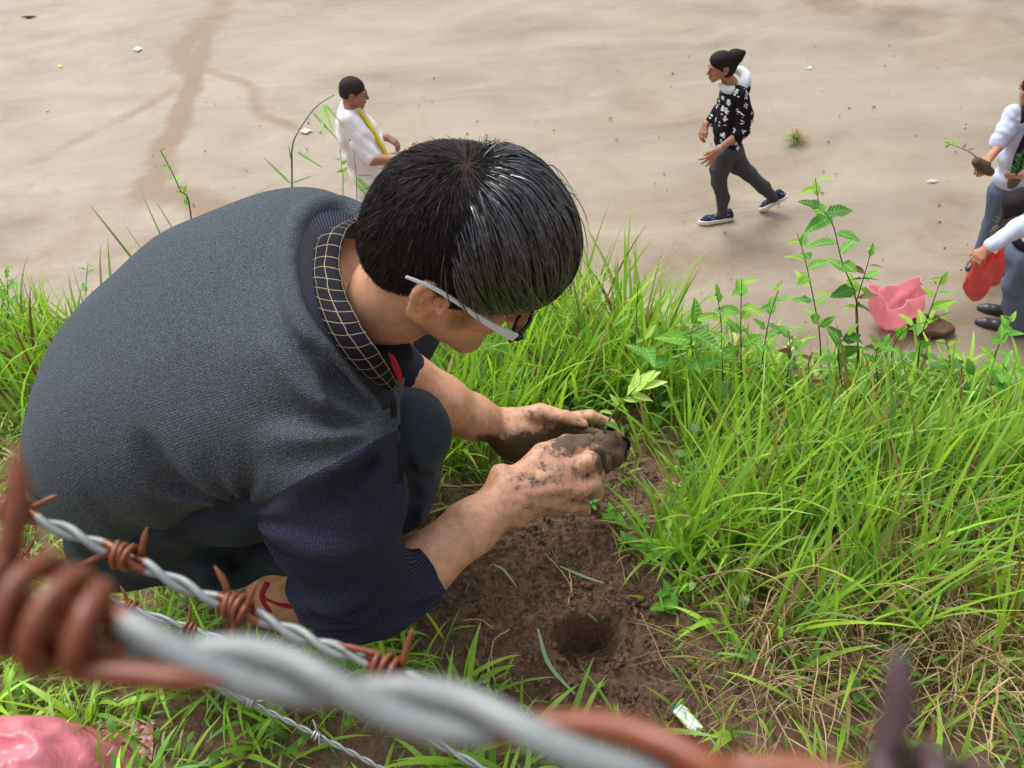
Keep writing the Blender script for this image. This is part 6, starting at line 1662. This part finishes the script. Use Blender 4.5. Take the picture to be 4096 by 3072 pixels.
def wire(label, path, r, pitch, barbs, rustf, name='barbed_wire', n=420, wr=1.06, brad=.85, spikes=None, barbm=None):
    P = spline([K(*q) for q in path], n); T = np.gradient(P, axis=0); T /= np.linalg.norm(T, axis=1, keepdims=True)
    S = np.concatenate([[0], np.cumsum(np.linalg.norm(np.diff(P, axis=0), axis=1))]); e1 = np.cross(T, FW); e1 /= np.linalg.norm(e1, axis=1, keepdims=True); e2 = np.cross(T, e1)
    root = empty(name, P[n // 2], label, 'barbed wire')
    for q in (0, 1):
        a = S / pitch * 2 * math.pi + q * math.pi + .6; C = P + r * wr * (np.cos(a)[:, None] * e1 + np.sin(a)[:, None] * e2); v, f = tube(C, r, 12); rs = rustf(C, q); rs = np.repeat(rs, 12); rs = np.concatenate([rs, rs[:1], rs[-1:]])
        obj('strand', v, fixq(f), WIREM, root, attrs={'rust': rs})
    pj_ = proj(P)
    for bi, (x, turns, sp_) in enumerate(barbs):
        i = int(np.argmin(np.abs(pj_[:, 0] - x))); c, t_, a1, a2 = P[i], T[i], e1[i], e2[i]; br_ = r * brad; Rc = 2 * r + br_ * .9
        m = int(turns * 18); aa = np.linspace(0, turns * 2 * math.pi, m); rnd = np.random.default_rng(int(x) + 5)
        Ch = c + t_ * ((aa / (2 * math.pi) - turns / 2) * br_ * 2.25 + .8 * br_ * np.sin(aa * .83 + x))[:, None] + (Rc * (1 + .16 * np.sin(aa * .7 + x)))[:, None] * (np.cos(aa)[:, None] * a1 + np.sin(aa)[:, None] * a2)
        ends = []
        for (dx, dy, dz), L in sp_:
            d = nrm(RT * dx - UP * dy + FW * dz); ends.append((d, L))
        s0 = Ch[0] + ends[0][0] * np.linspace(1, 0, 9)[:-1, None] * ends[0][1] + np.sin(np.linspace(0, 1, 9)[:-1, None] * 3.1) * t_ * ends[0][1] * .08; s1 = Ch[-1] + ends[1][0] * np.linspace(0, 1, 9)[1:, None] * ends[1][1]
        C = np.concatenate([s0, Ch, s1]); R = np.full(len(C), br_); R[:4] = br_ * np.array([.12, .5, .85, 1]); R[-4:] = br_ * np.array([1, .85, .5, .12])
        v, f = tube(C, R, 10); bo = obj('barb', v, fixq(f), (BARBD if x == 940 else barbm or BARBM), root)
        if len(ends) > 2:
            C = np.concatenate([c + nrm(ends[2][0]) * np.linspace(1, .15, 10)[:, None] * ends[2][1], (c - a1 * Rc * .2)[None]]); R = np.full(len(C), br_); R[:4] = br_ * np.array([.12, .5, .85, 1]); v, f = tube(C, R, 10); obj('barb', v, fixq(f), (BARBD if x == 940 else barbm or BARBM), root)
    return root
def rust1(C, q): x = proj(C)[:, 0]; return np.where(q == 1, sstep(470, 520, x), sstep(620, 720, x)) + sstep(150, 105, x)
wire('closest barbed wire, thick and out of focus, crossing the bottom of the picture', [(-180, 560, .074), (-60, 588, .073), (60, 618, .072), (140, 642, .072), (230, 662, .072), (330, 687, .071), (430, 709, .070), (520, 727, .068), (620, 748, .066), (760, 782, .063), (900, 812, .060), (1100, 850, .058)], .00128, .030,
     [(48, 3.4, [((.05, -1, .05), .0105), ((1, .08, -.02), .0125), ((-1, -.45, .0), .010)]), (940, 3.0, [((.14, -1, .0), .0084), ((-.6, .6, .4), .012)])], rust1, brad=.86)
def rust2(C, q):
    x = proj(C)[:, 0]; r_ = np.zeros(len(x))
    for b_ in (17, 125, 238, 387): r_ = np.maximum(r_, sstep(26, 12, np.abs(x - b_)))
    return r_ + .15
wire('second barbed wire from the camera, sharp white twist with rusty barbs', [(-80, 468, .30), (0, 504, .30), (69, 532, .30), (134, 561, .30), (199, 593, .30), (238, 608, .30), (324, 645, .295), (387, 668, .29), (454, 700, .285), (540, 735, .28), (640, 790, .275), (760, 850, .27)], .00140, .030,
     [(17, 3, [((-1, -.1, 0), .012), ((.9, -.45, 0), .010)]), (125, 3, [((-1, .55, 0), .016), ((.25, -1, 0), .009)]), (238, 3.4, [((-.5, -1, 0), .011), ((.45, -1, -.1), .016), ((-.15, 1, 0), .020)]), (387, 3, [((-1, -.25, 0), .015), ((.3, -1, 0), .013)])], rust2, brad=.8)
def rust3(C, q): x = proj(C)[:, 0]; return .25 + sstep(225, 250, x) * sstep(300, 280, x) + .6 * sstep(40, 20, np.abs(x - 20))
wire('third barbed wire, thinner, running under the elbow', [(-60, 528, .62), (0, 550, .62), (60, 576, .62), (134, 609, .62), (190, 628, .62), (265, 657, .62), (340, 692, .62), (430, 740, .62), (540, 800, .62)], .00150, .045,
     [(20, 3, [((-.6, -.6, 0), .012), ((.5, -1, 0), .014)]), (131, 3, [((-.4, -.9, 0), .012), ((.5, .9, 0), .014)]), (191, 2.5, [((0, -1, 0), .012), ((.1, 1, 0), .014)]), (266, 3, [((-1, -.3, 0), .014), ((.6, -1, 0), .016)])], rust3)
wire('lowest barbed wire, dull grey, running through the grass at the bottom', [(100, 642, .92), (160, 662, .92), (218, 688, .92), (251, 703, .92), (300, 727, .92), (350, 752, .92), (384, 770, .92), (440, 800, .92)], .00155, .038,
     [(251, 3, [((-1, .2, 0), .010), ((1, -.1, 0), .010)]), (316, 2.2, [((-.3, -.9, 0), .012), ((.1, 1, 0), .012)])], lambda C, q: np.full(len(C), .05), barbm=BARBG)
